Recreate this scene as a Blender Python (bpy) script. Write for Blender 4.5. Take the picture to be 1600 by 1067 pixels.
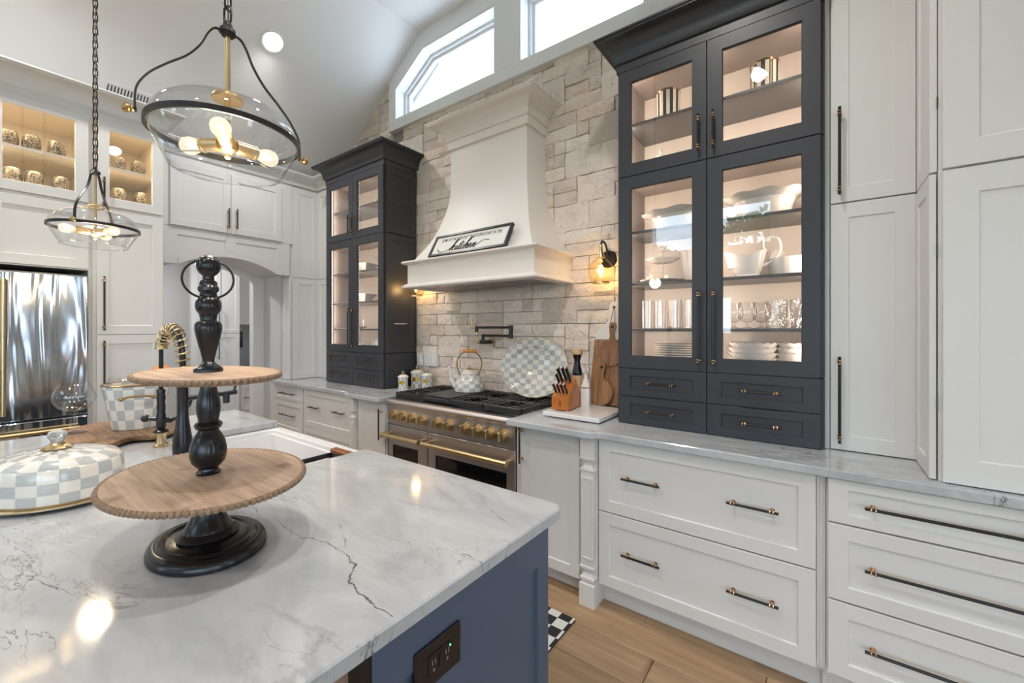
import bpy, bmesh, math, random
from mathutils import Vector, Matrix
random.seed(7)
PI = math.pi
SC = bpy.context.scene
COL = SC.collection
for _o in list(bpy.data.objects):
    bpy.data.objects.remove(_o)

# ------------------------------------------------------------------ camera
FPX, VH, CAMH = 653.0, 514.0, 1.44
cam = bpy.data.cameras.new('camera')
cam.sensor_width = 36.0
cam.lens = FPX / 1600.0 * 36.0
cam.shift_y = (VH - 533.5) / 1600.0
cam.clip_start = 0.02
camo = bpy.data.objects.new('camera', cam)
COL.objects.link(camo)
camo.location = (0, 0, CAMH)
camo.rotation_euler = (PI / 2, 0, math.atan2(485.0, 653.0))
SC.camera = camo

# ------------------------------------------------------------------ world, exposure
world = bpy.data.worlds.new('sky')
SC.world = world
world.use_nodes = True
_bg = world.node_tree.nodes['Background']
_bg.inputs[0].default_value = (0.70, 0.85, 1.0, 1)
_bg.inputs[1].default_value = 5.7
SC.view_settings.view_transform = 'Standard'
SC.view_settings.look = 'None'
SC.view_settings.gamma = 1.0
SC.view_settings.use_curve_mapping = False
SC.view_settings.exposure = 0.15
CAN_POWER = 17.0
LED_WARM = (1.0, 0.80, 0.62)
try:
    SC.cycles.max_bounces = 10
    SC.cycles.transparent_max_bounces = 24
    SC.cycles.caustics_reflective = False
    SC.cycles.caustics_refractive = False
    SC.cycles.sample_clamp_indirect = 4.0
    SC.cycles.use_denoising = True
except Exception:
    pass

# ------------------------------------------------------------------ mesh builder
class MB:
    def __init__(s):
        s.v = []; s.f = []; s.m = []; s.uv = {}; s.M = None
    def add(s, vs, fs, mi=0, uvs=None):
        b = len(s.v)
        for p in vs:
            p = Vector(p)
            if s.M is not None:
                p = s.M @ p
            s.v.append(p)
        for i, f in enumerate(fs):
            if uvs is not None:
                s.uv[len(s.f)] = uvs[i]
            s.f.append(tuple(b + k for k in f)); s.m.append(mi)
        return s
    def box(s, x0, x1, y0, y1, z0, z1, mi=0):
        vs = [(x, y, z) for x in (x0, x1) for y in (y0, y1) for z in (z0, z1)]
        return s.add(vs, [(0, 1, 3, 2), (4, 6, 7, 5), (0, 4, 5, 1), (2, 3, 7, 6), (0, 2, 6, 4), (1, 5, 7, 3)], mi)
    def cbox(s, x0, x1, y0, y1, z0, z1, b=.003, mi=0):
        lo = (min(x0, x1), min(y0, y1), min(z0, z1)); hi = (max(x0, x1), max(y0, y1), max(z0, z1))
        b = min(b, min(hi[i] - lo[i] for i in range(3)) * .45)
        vs = []; idx = {}
        for sx in (0, 1):
            for sy in (0, 1):
                for sz in (0, 1):
                    for ax in range(3):
                        p = []
                        for i, q in enumerate((sx, sy, sz)):
                            base = hi[i] if q else lo[i]
                            p.append(base if i == ax else base + (-b if q else b))
                        idx[(sx, sy, sz, ax)] = len(vs); vs.append(tuple(p))
        fs = []
        R = (0, 1)
        for ax in range(3):
            o = [i for i in range(3) if i != ax]
            for q in R:
                ring = []
                for (a, c) in ((0, 0), (1, 0), (1, 1), (0, 1)):
                    k = [0, 0, 0]; k[ax] = q; k[o[0]] = a; k[o[1]] = c
                    ring.append(idx[(k[0], k[1], k[2], ax)])
                fs.append(tuple(ring))
        for ax in range(3):                         # edges parallel to ax
            o = [i for i in range(3) if i != ax]
            for a in R:
                for c in R:
                    e = []
                    for q, oo in ((0, o[0]), (1, o[0]), (1, o[1]), (0, o[1])):
                        k = [0, 0, 0]; k[ax] = q; k[o[0]] = a; k[o[1]] = c
                        e.append(idx[(k[0], k[1], k[2], oo)])
                    fs.append(tuple(e))
        for sx in R:
            for sy in R:
                for sz in R:
                    fs.append(tuple(idx[(sx, sy, sz, a)] for a in range(3)))
        return s.add(vs, fs, mi)
    def rings(s, rings, mi=0, cap0=True, cap1=True, closed=False, uvs=None):
        n = len(rings[0]); vs = [p for r in rings for p in r]; fs = []
        m = len(rings)
        uu = [] if uvs else None
        for i in range(m if closed else m - 1):
            j = (i + 1) % m
            for k in range(n):
                l = (k + 1) % n
                fs.append((i * n + k, i * n + l, j * n + l, j * n + k))
                if uvs:
                    uu.append([uvs(i, k), uvs(i, k + 1), uvs(i + 1, k + 1), uvs(i + 1, k)])
        if not closed:
            if cap0:
                fs.append(tuple(range(n - 1, -1, -1)))
                if uvs: uu.append([(0, 0)] * n)
            if cap1:
                fs.append(tuple((m - 1) * n + k for k in range(n)))
                if uvs: uu.append([(0, 0)] * n)
        return s.add(vs, fs, mi, uu)
    def cyl(s, p0, p1, r0, r1=None, n=16, mi=0, caps=True):
        if r1 is None: r1 = r0
        p0 = Vector(p0); p1 = Vector(p1); d = (p1 - p0).normalized()
        a = d.orthogonal().normalized(); b = d.cross(a)
        R = []
        for p, r in ((p0, r0), (p1, r1)):
            R.append([p + (a * math.cos(2 * PI * k / n) + b * math.sin(2 * PI * k / n)) * r for k in range(n)])
        return s.rings(R, mi, caps, caps)
    def tube(s, pts, r, n=8, mi=0, closed=False, flat=1.0, up=None):
        pts = [Vector(p) for p in pts]; m = len(pts); R = []
        a = None
        for i, p in enumerate(pts):
            if closed:
                d = (pts[(i + 1) % m] - pts[i - 1])
            else:
                d = pts[min(i + 1, m - 1)] - pts[max(i - 1, 0)]
            d = d.normalized() if d.length > 1e-9 else Vector((0, 0, 1))
            if up is not None:
                a = Vector(up) - d * d.dot(Vector(up)); a = a.normalized()
            elif a is None:
                a = d.orthogonal().normalized()
            else:
                a = (a - d * a.dot(d)).normalized()
            b = d.cross(a)
            rr = r[i] if isinstance(r, (list, tuple)) else r
            R.append([p + a * math.cos(2 * PI * k / n) * rr + b * math.sin(2 * PI * k / n) * rr * flat for k in range(n)])
        return s.rings(R, mi, True, True, closed)
    def lathe(s, prof, n=24, c=(0, 0, 0), sx=1.0, sy=1.0, mi=0, wav=None, cap0=False, cap1=False, uvc=None):
        """prof: list of (r, z); wav(angle, i) multiplies the radius"""
        R = []
        for i, (r, z) in enumerate(prof):
            ring = []
            for k in range(n):
                a = 2 * PI * k / n
                w = wav(a, i) if wav else 1.0
                dz = 0.0
                if isinstance(w, tuple): w, dz = w
                rr = max(r, 1e-5) * w
                ring.append((c[0] + rr * math.cos(a) * sx, c[1] + rr * math.sin(a) * sy, c[2] + z + dz))
            R.append(ring)
        fn = None
        if uvc:
            cols, L = uvc           # L: v coordinate of each profile point
            fn = lambda i, k: (k * cols / n, L[i])
        return s.rings(R, mi, cap0, cap1, False, fn)
    def sphere(s, c, r, n=12, m=8, mi=0, sz=1.0):
        pr = [(r * math.sin(PI * i / m), -r * math.cos(PI * i / m) * sz) for i in range(m + 1)]
        return s.lathe(pr, n, c, mi=mi)
    def prism(s, poly, fn, d0, d1, mi=0):
        """poly: list of (a, b); fn(a, b, d) -> xyz; the faces d0 and d1 are joined"""
        n = len(poly)
        vs = [fn(a, b, d0) for a, b in poly] + [fn(a, b, d1) for a, b in poly]
        fs = [tuple(range(n - 1, -1, -1)), tuple(range(n, 2 * n))]
        for k in range(n):
            l = (k + 1) % n
            fs.append((k, l, n + l, n + k))
        return s.add(vs, fs, mi)
    def strip(s, path, prof, mi=0, caps=True, side=1):
        """mitred moulding: path [(x, y)] open, prof [(out, z)]"""
        m = len(path); R = []
        nrm = []
        for i in range(m - 1):
            dx = path[i + 1][0] - path[i][0]; dy = path[i + 1][1] - path[i][1]
            L = math.hypot(dx, dy); nrm.append((side * dy / L, -side * dx / L))
        for i in range(m):
            if i == 0: nx, ny = nrm[0]
            elif i == m - 1: nx, ny = nrm[-1]
            else:
                a, b = nrm[i - 1], nrm[i]
                k = 1 + a[0] * b[0] + a[1] * b[1]
                nx, ny = (a[0] + b[0]) / k, (a[1] + b[1]) / k
            R.append([(path[i][0] + nx * o, path[i][1] + ny * o, z) for o, z in prof])
        return s.rings(R, mi, caps, caps)

def mesh_of(mb, mats, off=None, ang=32.0):
    me = bpy.data.meshes.new('m')
    vs = mb.v if off is None else [p - off for p in mb.v]
    me.from_pydata([tuple(p) for p in vs], [], mb.f)
    for m in (mats if isinstance(mats, (list, tuple)) else [mats]):
        me.materials.append(m)
    me.polygons.foreach_set('material_index', mb.m)
    if mb.uv:
        ul = me.uv_layers.new(name='UVMap')
        for p in me.polygons:
            u = mb.uv.get(p.index)
            if u:
                for li, w in zip(p.loop_indices, u):
                    ul.data[li].uv = w
    bm = bmesh.new(); bm.from_mesh(me)
    bmesh.ops.recalc_face_normals(bm, faces=bm.faces)
    bm.to_mesh(me); bm.free()
    me.polygons.foreach_set('use_smooth', [True] * len(me.polygons))
    try:
        me.set_sharp_from_angle(angle=math.radians(ang))
    except Exception:
        pass
    return me

def obj(name, mb, mats, parent=None, world=True, at=None, rz=0.0, ang=32.0):
    """one mesh object. world=True: coordinates are world ones, shifted to the parent's base."""
    off = None
    if parent is not None and world:
        off = Vector(parent.location)
    elif at is not None and world:
        off = Vector(at)
    o = bpy.data.objects.new(name, mesh_of(mb, mats, off, ang))
    COL.objects.link(o)
    if parent is not None:
        o.parent = parent
    elif at is not None:
        o.location = at; o.rotation_euler = (0, 0, rz)
    return o

def tag(o, label, cat, group=None):
    o['label'] = label; o['category'] = cat
    if group: o['group'] = group
    return o

def thing(name, label, cat, loc=(0, 0, 0), rz=0.0, group=None):
    o = bpy.data.objects.new(name, None)
    o.empty_display_size = .05
    COL.objects.link(o)
    o.location = loc; o.rotation_euler = (0, 0, rz)
    return tag(o, label, cat, group)

def struct(o):
    o['kind'] = 'structure'; return o

def dup(src, loc, rz, label, group=None):
    r = src.copy(); COL.objects.link(r)
    r.location = loc; r.rotation_euler = (0, 0, rz); r['label'] = label
    if group: r['group'] = group
    for ch in src.children:
        c = ch.copy(); COL.objects.link(c); c.parent = r
        for g in ch.children:
            d = g.copy(); COL.objects.link(d); d.parent = c
    return r

def crom(pts, k=6, closed=False):
    """Catmull-Rom through points"""
    P = [Vector(p) for p in pts]; n = len(P); out = []
    rng = range(n if closed else n - 1)
    for i in rng:
        g = lambda j: P[j % n] if closed else P[max(0, min(n - 1, j))]
        a, b, c, d = g(i - 1), g(i), g(i + 1), g(i + 2)
        for q in range(k):
            t = q / k
            out.append(.5 * ((2 * b) + (c - a) * t + (2 * a - 5 * b + 4 * c - d) * t * t + (3 * b - a - 3 * c + d) * t ** 3))
    if not closed: out.append(P[-1])
    return out

# ------------------------------------------------------------------ materials
def new_mat(name):
    m = bpy.data.materials.new(name); m.use_nodes = True
    nt = m.node_tree
    return m, nt, nt.nodes['Principled BSDF']

def N(nt, t, **kw):
    n = nt.nodes.new(t)
    for k, v in kw.items():
        if k.startswith('i_'):
            n.inputs[k[2:].replace('_', ' ')].default_value = v
        else:
            setattr(n, k, v)
    return n

def plain(name, col, rough=.5, metal=0.0, spec=.5, coat=0.0, bump=0.0, bscale=200.0):
    m, nt, b = new_mat(name)
    b.inputs['Base Color'].default_value = (*col, 1)
    b.inputs['Roughness'].default_value = rough
    b.inputs['Metallic'].default_value = metal
    b.inputs['Specular IOR Level'].default_value = spec
    b.inputs['Coat Weight'].default_value = coat
    if bump:
        tc = N(nt, 'ShaderNodeTexCoord')
        no = N(nt, 'ShaderNodeTexNoise'); no.inputs['Scale'].default_value = bscale; no.inputs['Detail'].default_value = 3
        bp = N(nt, 'ShaderNodeBump'); bp.inputs['Strength'].default_value = bump; bp.inputs['Distance'].default_value = .002
        nt.links.new(tc.outputs['Object'], no.inputs['Vector'])
        nt.links.new(no.outputs['Fac'], bp.inputs['Height'])
        nt.links.new(bp.outputs['Normal'], b.inputs['Normal'])
    return m

def emis(name, col, strength):
    m = bpy.data.materials.new(name); m.use_nodes = True
    nt = m.node_tree; nt.nodes.clear()
    e = N(nt, 'ShaderNodeEmission'); e.inputs[0].default_value = (*col, 1); e.inputs[1].default_value = strength
    o = N(nt, 'ShaderNodeOutputMaterial'); nt.links.new(e.outputs[0], o.inputs[0])
    return m

def thin_glass(name, tint=(1, 1, 1), gl=1.0, ior=1.5, edge=0.0, ecol=(.8, .85, .9)):
    """thin clear glass: transparent plus a fresnel reflection, slightly tinted towards the edge"""
    m = bpy.data.materials.new(name); m.use_nodes = True
    nt = m.node_tree; nt.nodes.clear()
    tr = N(nt, 'ShaderNodeBsdfTransparent'); tr.inputs[0].default_value = (*tint, 1)
    go = N(nt, 'ShaderNodeBsdfGlossy'); go.inputs['Roughness'].default_value = .01
    go.inputs['Color'].default_value = (gl, gl, gl, 1)
    lf = N(nt, 'ShaderNodeLayerWeight'); lf.inputs[0].default_value = .5
    p5 = N(nt, 'ShaderNodeMath', operation='POWER'); p5.inputs[1].default_value = 5.0
    nt.links.new(lf.outputs['Facing'], p5.inputs[0])
    fr = N(nt, 'ShaderNodeMapRange'); f0 = ((ior - 1) / (ior + 1)) ** 2 * 1.6
    fr.inputs['To Min'].default_value = f0; fr.inputs['To Max'].default_value = .75
    nt.links.new(p5.outputs[0], fr.inputs['Value'])
    mx = N(nt, 'ShaderNodeMixShader')
    nt.links.new(fr.outputs[0], mx.inputs[0])
    if edge:
        lw = N(nt, 'ShaderNodeLayerWeight'); lw.inputs[0].default_value = .35
        pw = N(nt, 'ShaderNodeMath', operation='POWER'); pw.inputs[1].default_value = 2.5
        nt.links.new(lw.outputs['Facing'], pw.inputs[0])
        cm = N(nt, 'ShaderNodeMix', data_type='RGBA')
        cm.inputs[6].default_value = (*tint, 1); cm.inputs[7].default_value = (*[c * (1 - edge) for c in ecol], 1)
        nt.links.new(pw.outputs[0], cm.inputs[0])
        nt.links.new(cm.outputs[2], tr.inputs[0])
    nt.links.new(tr.outputs[0], mx.inputs[1]); nt.links.new(go.outputs[0], mx.inputs[2])
    o = N(nt, 'ShaderNodeOutputMaterial'); nt.links.new(mx.outputs[0], o.inputs[0])
    return m

def ramp(nt, stops, interp='LINEAR'):
    r = N(nt, 'ShaderNodeValToRGB'); r.color_ramp.interpolation = interp
    e = r.color_ramp.elements
    while len(e) < len(stops): e.new(.5)
    for q, (p, c) in zip(e, stops):
        q.position = p; q.color = (*c, 1) if len(c) == 3 else c
    return r

def wood(name, c1, c2, scale=6.0, axis='X', rough=.5, knots=0.0, rnd=0.0, bump=.15, stretch=14.0):
    m, nt, b = new_mat(name)
    L = nt.links.new
    tc = N(nt, 'ShaderNodeTexCoord'); mp = N(nt, 'ShaderNodeMapping')
    s = [scale] * 3
    for i, a in enumerate('XYZ'):
        if a != axis: s[i] = scale * stretch
    mp.inputs['Scale'].default_value = s
    src = tc.outputs['Object']
    if rnd:
        oi = N(nt, 'ShaderNodeObjectInfo')
        cx = N(nt, 'ShaderNodeCombineXYZ'); mu = N(nt, 'ShaderNodeMath', operation='MULTIPLY'); mu.inputs[1].default_value = 37.0
        L(oi.outputs['Random'], mu.inputs[0])
        for k in range(3): L(mu.outputs[0], cx.inputs[k])
        va = N(nt, 'ShaderNodeVectorMath', operation='ADD'); L(src, va.inputs[0]); L(cx.outputs[0], va.inputs[1]); src = va.outputs[0]
    L(src, mp.inputs['Vector'])
    n1 = N(nt, 'ShaderNodeTexNoise'); n1.inputs['Scale'].default_value = 1.0; n1.inputs['Detail'].default_value = 6; n1.inputs['Distortion'].default_value = .6
    L(mp.outputs[0], n1.inputs['Vector'])
    r1 = ramp(nt, [(.3, c1), (.7, c2)]); L(n1.outputs['Fac'], r1.inputs[0])
    col = r1.outputs[0]
    if knots:
        n2 = N(nt, 'ShaderNodeTexNoise'); n2.inputs['Scale'].default_value = knots; n2.inputs['Detail'].default_value = 4
        L(src, n2.inputs['Vector'])
        r2 = ramp(nt, [(.60, (1, 1, 1)), (.72, (.45, .40, .36))]); L(n2.outputs['Fac'], r2.inputs[0])
        mm = N(nt, 'ShaderNodeMix', data_type='RGBA', blend_type='MULTIPLY'); mm.inputs[0].default_value = 1
        L(col, mm.inputs[6]); L(r2.outputs[0], mm.inputs[7]); col = mm.outputs[2]
    if rnd:
        hs = N(nt, 'ShaderNodeHueSaturation'); ma = N(nt, 'ShaderNodeMapRange')
        ma.inputs['To Min'].default_value = 1 - rnd; ma.inputs['To Max'].default_value = 1 + rnd
        L(oi.outputs['Random'], ma.inputs['Value']); L(ma.outputs[0], hs.inputs['Value']); L(col, hs.inputs['Color']); col = hs.outputs[0]
    L(col, b.inputs['Base Color'])
    b.inputs['Roughness'].default_value = rough
    bp = N(nt, 'ShaderNodeBump'); bp.inputs['Strength'].default_value = bump; bp.inputs['Distance'].default_value = .002
    L(n1.outputs['Fac'], bp.inputs['Height']); L(bp.outputs['Normal'], b.inputs['Normal'])
    return m

CRACKS = [[(-1.197, 0.533), (-1.071, 0.533), (-1.001, 0.549), (-0.91, 0.554), (-0.841, 0.544), (-0.799, 0.501), (-0.745, 0.488), (-0.681, 0.487), (-0.63, 0.487)], [(-1.046, 0.631), (-0.936, 0.578), (-0.841, 0.544)], [(-0.964, 0.72), (-0.775, 0.661), (-0.672, 0.63)], [(-1.365, 1.104), (-1.179, 0.976), (-1.06, 0.917)], [(-0.799, 0.94), (-0.701, 0.915), (-0.65, 0.889)]]
def quartzite(name, cracks=None):
    m, nt, b = new_mat(name); L = nt.links.new
    tc = N(nt, 'ShaderNodeTexCoord')
    mp = N(nt, 'ShaderNodeMapping'); mp.inputs['Rotation'].default_value = (0, 0, .6); mp.inputs['Scale'].default_value = (1.0, 1.9, 1.4)
    L(tc.outputs['Object'], mp.inputs['Vector'])
    cl = N(nt, 'ShaderNodeTexNoise'); cl.inputs['Scale'].default_value = 2.4; cl.inputs['Detail'].default_value = 9; cl.inputs['Roughness'].default_value = .62; cl.inputs['Distortion'].default_value = 1.6
    L(mp.outputs[0], cl.inputs['Vector'])
    r1 = ramp(nt, [(.25, (.39, .405, .425)), (.45, (.482, .497, .517)), (.62, (.545, .56, .578)), (.8, (.482, .497, .518))])
    L(cl.outputs['Fac'], r1.inputs[0])
    col = r1.outputs[0]
    def veins(scale, dist, width, dark, mask_scale, lo, hi, col):
        n = N(nt, 'ShaderNodeTexNoise'); n.inputs['Scale'].default_value = scale; n.inputs['Detail'].default_value = 7; n.inputs['Roughness'].default_value = .58; n.inputs['Distortion'].default_value = dist
        L(mp.outputs[0], n.inputs['Vector'])
        s = N(nt, 'ShaderNodeMath', operation='SUBTRACT'); s.inputs[1].default_value = .5; L(n.outputs['Fac'], s.inputs[0])
        a = N(nt, 'ShaderNodeMath', operation='ABSOLUTE'); L(s.outputs[0], a.inputs[0])
        mr = N(nt, 'ShaderNodeMapRange'); mr.inputs['From Min'].default_value = 0; mr.inputs['From Max'].default_value = width
        mr.inputs['To Min'].default_value = 1; mr.inputs['To Max'].default_value = 0; L(a.outputs[0], mr.inputs['Value'])
        k = N(nt, 'ShaderNodeTexNoise'); k.inputs['Scale'].default_value = mask_scale; k.inputs['Detail'].default_value = 2; L(mp.outputs[0], k.inputs['Vector'])
        kr = N(nt, 'ShaderNodeMapRange'); kr.inputs['From Min'].default_value = lo; kr.inputs['From Max'].default_value = hi; L(k.outputs['Fac'], kr.inputs['Value'])
        mu = N(nt, 'ShaderNodeMath', operation='MULTIPLY'); L(mr.outputs[0], mu.inputs[0]); L(kr.outputs[0], mu.inputs[1])
        mx = N(nt, 'ShaderNodeMix', data_type='RGBA'); L(mu.outputs[0], mx.inputs[0]); L(col, mx.inputs[6]); mx.inputs[7].default_value = (*dark, 1)
        return mx.outputs[2]
    col = veins(1.3, 1.3, .03, (.33, .34, .355), 1.1, .46, .72, col)
    col = veins(1.7, 1.9, .0055, (.05, .053, .06), 1.9, .52, .64, col)
    col = veins(4.2, 1.6, .008, (.24, .25, .265), 2.3, .50, .68, col)
    if cracks:
        ge = N(nt, 'ShaderNodeNewGeometry')
        wn = N(nt, 'ShaderNodeTexNoise'); wn.inputs['Scale'].default_value = 26; wn.inputs['Detail'].default_value = 4; L(ge.outputs['Position'], wn.inputs['Vector'])
        ws = N(nt, 'ShaderNodeVectorMath', operation='MULTIPLY_ADD'); L(wn.outputs['Color'], ws.inputs[0]); ws.inputs[1].default_value = (.034, .034, 0); ws.inputs[2].default_value = (-.017, -.017, 0)
        wp_ = N(nt, 'ShaderNodeVectorMath', operation='ADD'); L(ge.outputs['Position'], wp_.inputs[0]); L(ws.outputs[0], wp_.inputs[1])
        wz = N(nt, 'ShaderNodeVectorMath', operation='MULTIPLY'); L(wp_.outputs[0], wz.inputs[0]); wz.inputs[1].default_value = (1, 1, 0)
        best = None
        for ci, pl in enumerate(cracks):
            for (ax, ay), (bx_, by_) in zip(pl, pl[1:]):
                d = (bx_ - ax, by_ - ay, 0); q = d[0] ** 2 + d[1] ** 2
                pa = N(nt, 'ShaderNodeVectorMath', operation='SUBTRACT'); L(wz.outputs[0], pa.inputs[0]); pa.inputs[1].default_value = (ax, ay, 0)
                dt = N(nt, 'ShaderNodeVectorMath', operation='DOT_PRODUCT'); L(pa.outputs[0], dt.inputs[0]); dt.inputs[1].default_value = (d[0] / q, d[1] / q, 0)
                cl_ = N(nt, 'ShaderNodeClamp'); L(dt.outputs['Value'], cl_.inputs[0])
                sc_ = N(nt, 'ShaderNodeVectorMath', operation='SCALE'); sc_.inputs[0].default_value = d; L(cl_.outputs[0], sc_.inputs['Scale'])
                ds = N(nt, 'ShaderNodeVectorMath', operation='DISTANCE'); L(pa.outputs[0], ds.inputs[0]); L(sc_.outputs[0], ds.inputs[1])
                o_ = ds.outputs['Value']
                if ci:
                    ad = N(nt, 'ShaderNodeMath', operation='ADD'); ad.inputs[1].default_value = .0012; L(o_, ad.inputs[0]); o_ = ad.outputs[0]
                if best is None: best = o_
                else:
                    mn = N(nt, 'ShaderNodeMath', operation='MINIMUM'); L(best, mn.inputs[0]); L(o_, mn.inputs[1]); best = mn.outputs[0]
        th = N(nt, 'ShaderNodeTexNoise'); th.inputs['Scale'].default_value = 14; L(ge.outputs['Position'], th.inputs['Vector'])
        tw = N(nt, 'ShaderNodeMapRange'); tw.inputs['From Min'].default_value = .35; tw.inputs['From Max'].default_value = .7; tw.inputs['To Min'].default_value = .0006; tw.inputs['To Max'].default_value = .0029; L(th.outputs['Fac'], tw.inputs['Value'])
        dv = N(nt, 'ShaderNodeMath', operation='DIVIDE'); L(best, dv.inputs[0]); L(tw.outputs[0], dv.inputs[1])
        mr = N(nt, 'ShaderNodeMapRange'); mr.inputs['From Min'].default_value = .4; mr.inputs['From Max'].default_value = 1.2; mr.inputs['To Min'].default_value = .85; mr.inputs['To Max'].default_value = 0; L(dv.outputs[0], mr.inputs['Value'])
        mx = N(nt, 'ShaderNodeMix', data_type='RGBA'); L(mr.outputs[0], mx.inputs[0]); L(col, mx.inputs[6]); mx.inputs[7].default_value = (.06, .06, .062, 1); col = mx.outputs[2]
    L(col, b.inputs['Base Color'])
    b.inputs['Roughness'].default_value = .09
    b.inputs['Specular IOR Level'].default_value = .5
    return m

def enamel_check(name, light=(.78, .76, .70), tint=.0):
    """hand-painted grey and cream squares laid out over the uv grid"""
    m, nt, b = new_mat(name); L = nt.links.new
    uv = N(nt, 'ShaderNodeUVMap'); sp = N(nt, 'ShaderNodeSeparateXYZ'); L(uv.outputs[0], sp.inputs[0])
    fl = []
    for k in (0, 1):
        f = N(nt, 'ShaderNodeMath', operation='FLOOR'); L(sp.outputs[k], f.inputs[0]); fl.append(f)
    ad = N(nt, 'ShaderNodeMath', operation='ADD'); L(fl[0].outputs[0], ad.inputs[0]); L(fl[1].outputs[0], ad.inputs[1])
    mo = N(nt, 'ShaderNodeMath', operation='FLOORED_MODULO'); mo.inputs[1].default_value = 2; L(ad.outputs[0], mo.inputs[0])
    cx = N(nt, 'ShaderNodeCombineXYZ'); L(fl[0].outputs[0], cx.inputs[0]); L(fl[1].outputs[0], cx.inputs[1])
    wn = N(nt, 'ShaderNodeTexWhiteNoise', noise_dimensions='3D'); L(cx.outputs[0], wn.inputs['Vector'])
    dk = ramp(nt, [(0, (.25, .29, .31)), (.35, (.33, .35, .36)), (.7, (.40, .41, .40)), (1, (.19, .23, .27))]); L(wn.outputs['Value'], dk.inputs[0])
    li = ramp(nt, [(0, light), (.6, (.82, .80, .75)), (1, (.80, .74, .62))]); L(wn.outputs['Value'], li.inputs[0])
    mp = N(nt, 'ShaderNodeMapping'); mp.inputs['Scale'].default_value = (1.2, 14, 1); L(uv.outputs[0], mp.inputs['Vector'])
    no = N(nt, 'ShaderNodeTexNoise'); no.inputs['Scale'].default_value = 1.0; no.inputs['Detail'].default_value = 3; L(mp.outputs[0], no.inputs['Vector'])
    mx0 = N(nt, 'ShaderNodeMix', data_type='RGBA'); L(no.outputs['Fac'], mx0.inputs[0]); L(dk.outputs[0], mx0.inputs[6]); mx0.inputs[7].default_value = (.66, .68, .68, 1)
    mx = N(nt, 'ShaderNodeMix', data_type='RGBA'); L(mo.outputs[0], mx.inputs[0]); L(mx0.outputs[2], mx.inputs[6]); L(li.outputs[0], mx.inputs[7])
    L(mx.outputs[2], b.inputs['Base Color'])
    b.inputs['Roughness'].default_value = .12
    b.inputs['Coat Weight'].default_value = .3
    return m

def stone_mat():
    m, nt, b = new_mat('split_face_travertine'); L = nt.links.new
    tc = N(nt, 'ShaderNodeTexCoord'); oi = N(nt, 'ShaderNodeObjectInfo')
    mu = N(nt, 'ShaderNodeMath', operation='MULTIPLY'); mu.inputs[1].default_value = 53.0; L(oi.outputs['Random'], mu.inputs[0])
    cx = N(nt, 'ShaderNodeCombineXYZ')
    for k in range(3): L(mu.outputs[0], cx.inputs[k])
    va = N(nt, 'ShaderNodeVectorMath', operation='ADD'); L(tc.outputs['Object'], va.inputs[0]); L(cx.outputs[0], va.inputs[1])
    base = ramp(nt, [(0, (.77, .665, .585)), (.2, (.88, .785, .71)), (.45, (.91, .83, .765)), (.62, (.70, .61, .55)), (.78, (.92, .86, .80)), (1, (.82, .70, .615))])
    L(oi.outputs['Random'], base.inputs[0])
    n1 = N(nt, 'ShaderNodeTexNoise'); n1.inputs['Scale'].default_value = 7; n1.inputs['Detail'].default_value = 8; n1.inputs['Roughness'].default_value = .65; n1.inputs['Distortion'].default_value = .8
    L(va.outputs[0], n1.inputs['Vector'])
    r1 = ramp(nt, [(.26, (.74, .70, .68)), (.46, (1, .99, .98)), (.75, (1.06, 1.05, 1.04))]); L(n1.outputs['Fac'], r1.inputs[0])
    mm = N(nt, 'ShaderNodeMix', data_type='RGBA', blend_type='MULTIPLY'); mm.inputs[0].default_value = 1
    L(base.outputs[0], mm.inputs[6]); L(r1.outputs[0], mm.inputs[7])
    vo = N(nt, 'ShaderNodeTexVoronoi'); vo.inputs['Scale'].default_value = 13; L(va.outputs[0], vo.inputs['Vector'])
    r2 = ramp(nt, [(.04, (.42, .36, .32)), (.10, (1, 1, 1))]); L(vo.outputs['Distance'], r2.inputs[0])
    m2 = N(nt, 'ShaderNodeMix', data_type='RGBA', blend_type='MULTIPLY'); m2.inputs[0].default_value = .6
    L(mm.outputs[2], m2.inputs[6]); L(r2.outputs[0], m2.inputs[7])
    L(m2.outputs[2], b.inputs['Base Color'])
    b.inputs['Roughness'].default_value = .85
    n3 = N(nt, 'ShaderNodeTexNoise'); n3.inputs['Scale'].default_value = 14; n3.inputs['Detail'].default_value = 6; n3.inputs['Roughness'].default_value = .6; L(va.outputs[0], n3.inputs['Vector'])
    bp = N(nt, 'ShaderNodeBump'); bp.inputs['Strength'].default_value = .95; bp.inputs['Distance'].default_value = .028
    L(n3.outputs['Fac'], bp.inputs['Height']); L(bp.outputs['Normal'], b.inputs['Normal'])
    return m

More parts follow.
